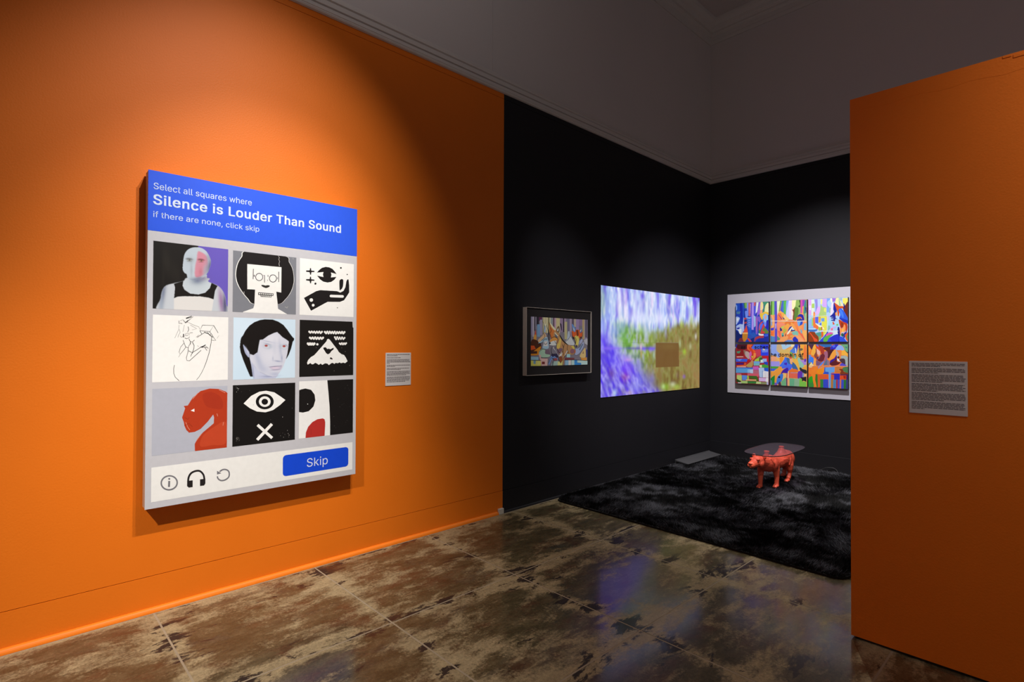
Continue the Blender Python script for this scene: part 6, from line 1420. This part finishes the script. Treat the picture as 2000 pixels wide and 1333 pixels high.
for sx in (-1, 1):
    v_, f_ = uv_ell((X0 - .031 + sx * .0425, -1.634, .340), (.0065, .007, .006), None, 10, 8)
    obj('eye', v_, f_, EYE, bear, smooth=True)


def lathe(prof, cx, cy, n=28):
    vs, fs = [], []
    for r, z in prof:
        vs += [(cx + r * math.cos(2 * math.pi * j / n), cy + r * math.sin(2 * math.pi * j / n), z) for j in range(n)]
    for i in range(len(prof) - 1):
        for j in range(n):
            a_, b_ = i * n + j, i * n + (j + 1) % n
            fs.append((a_, b_, b_ + n, a_ + n))
    fs.append(tuple(reversed(range(n))))
    fs.append(tuple((len(prof) - 1) * n + j for j in range(n)))
    return vs, fs


for py_, zb_ in ((-1.389, .350), (-0.986, .350)):
    v_, f_ = lathe([(.024, zb_), (.024, GZ - .016), (.0268, GZ - .014), (.0268, GZ - .0060), (.0250, GZ - .0050), (.024, GZ - .0045)], AX, py_)
    obj('post', v_, f_, REDM, tab)
GLASS = bpy.data.materials.new('smoked_glass')
GLASS.use_nodes = True
nt = GLASS.node_tree
nt.nodes.clear()
o_ = nt.nodes.new('ShaderNodeOutputMaterial')
tr = nt.nodes.new('ShaderNodeBsdfTransparent')
tr.inputs[0].default_value = (0.80, 0.74, 0.80, 1)
gl_ = nt.nodes.new('ShaderNodeBsdfGlossy')
gl_.inputs[0].default_value = (1, 1, 1, 1)
gl_.inputs['Roughness'].default_value = 0.08
mx_ = nt.nodes.new('ShaderNodeMixShader')
mx_.inputs[0].default_value = 0.06
nt.links.new(tr.outputs[0], mx_.inputs[1])
nt.links.new(gl_.outputs[0], mx_.inputs[2])
df_ = nt.nodes.new('ShaderNodeBsdfDiffuse')          # faint diffuse haze put in so the glass seems to catch light
df_.inputs[0].default_value = (0.5, 0.42, 0.5, 1)
m2_ = nt.nodes.new('ShaderNodeMixShader')
m2_.inputs[0].default_value = 0.035
nt.links.new(mx_.outputs[0], m2_.inputs[1])
nt.links.new(df_.outputs[0], m2_.inputs[2])
nt.links.new(m2_.outputs[0], o_.inputs[0])
gp = []
for j in range(72):
    a_ = 2 * math.pi * j / 72
    c_, s_ = math.cos(a_), math.sin(a_)
    e_ = 2.0 / 3.4
    gp.append((1.352 + 0.205 * math.copysign(abs(c_) ** e_, c_), -1.262 + 0.455 * math.copysign(abs(s_) ** e_, s_)))
k = len(gp)
obj('glass_top', [(x, y, GZ - .004) for x, y in gp] + [(x, y, GZ + .004) for x, y in gp], [tuple(reversed(range(k))), tuple(range(k, 2 * k))] + [(i, (i + 1) % k, k + (i + 1) % k, k + i) for i in range(k)], [GLASS, principled('glass_edge', (0.02, 0.018, 0.022), 0.2)], tab, fmat=[0, 0] + [1] * k, label='smoked glass top with rounded corners')

# ================================================================== small things on the floor
cov = thing('cable_cover', 'low grey cover strip lying along the black wall at the rug corner', 'cover strip', (0.10, -0.50, 0.0))
GREYM = noise_mat('grey_painted_metal', (0.060, 0.060, 0.064), (0.075, 0.075, 0.08), 20, 0.5)
MB().extrude([[(0.040, y, 0.050), (0.205, y, 0.034), (0.207, y, 0.038), (0.207, y, 0.041), (0.040, y, 0.066)] for y in (-1.000, -0.100)]).build('sloping_plate', GREYM, cov)
MB().bevel_box(0.018, 0.038, -0.985, -0.088, 0.001, 0.070, 0.002).build('back_rail', GREYM, cov)
MB().bevel_box(0.039, 0.200, -0.118, -0.101, 0.015, 0.036, 0.002).build('end_block', GREYM, cov)
cpts = [(1.26, 0.006), (1.302, 0.009), (1.405, 0.022), (1.464, 0.058), (1.53, 0.068), (1.571, 0.056), (1.591, 0.034), (1.595, 0.012), (1.62, 0.006), (1.75, 0.006)]
sp_ = smooth_open([(x, -0.030 - 0.012 * math.sin(i), z) for i, (x, z) in enumerate(cpts)], 6)
v_, f_ = tube(sp_, [0.0028] * len(sp_), 8)
CORD = principled('black_cord', (0.03, 0.03, 0.032), 0.4)
cord = obj('power_cord', v_, f_, CORD, smooth=True)
cord['label'], cord['category'] = 'thin dark power cord looping above the floor at the far wall', 'cord'

for o in bpy.data.objects:
    if '_w' in o:
        del o['_w']
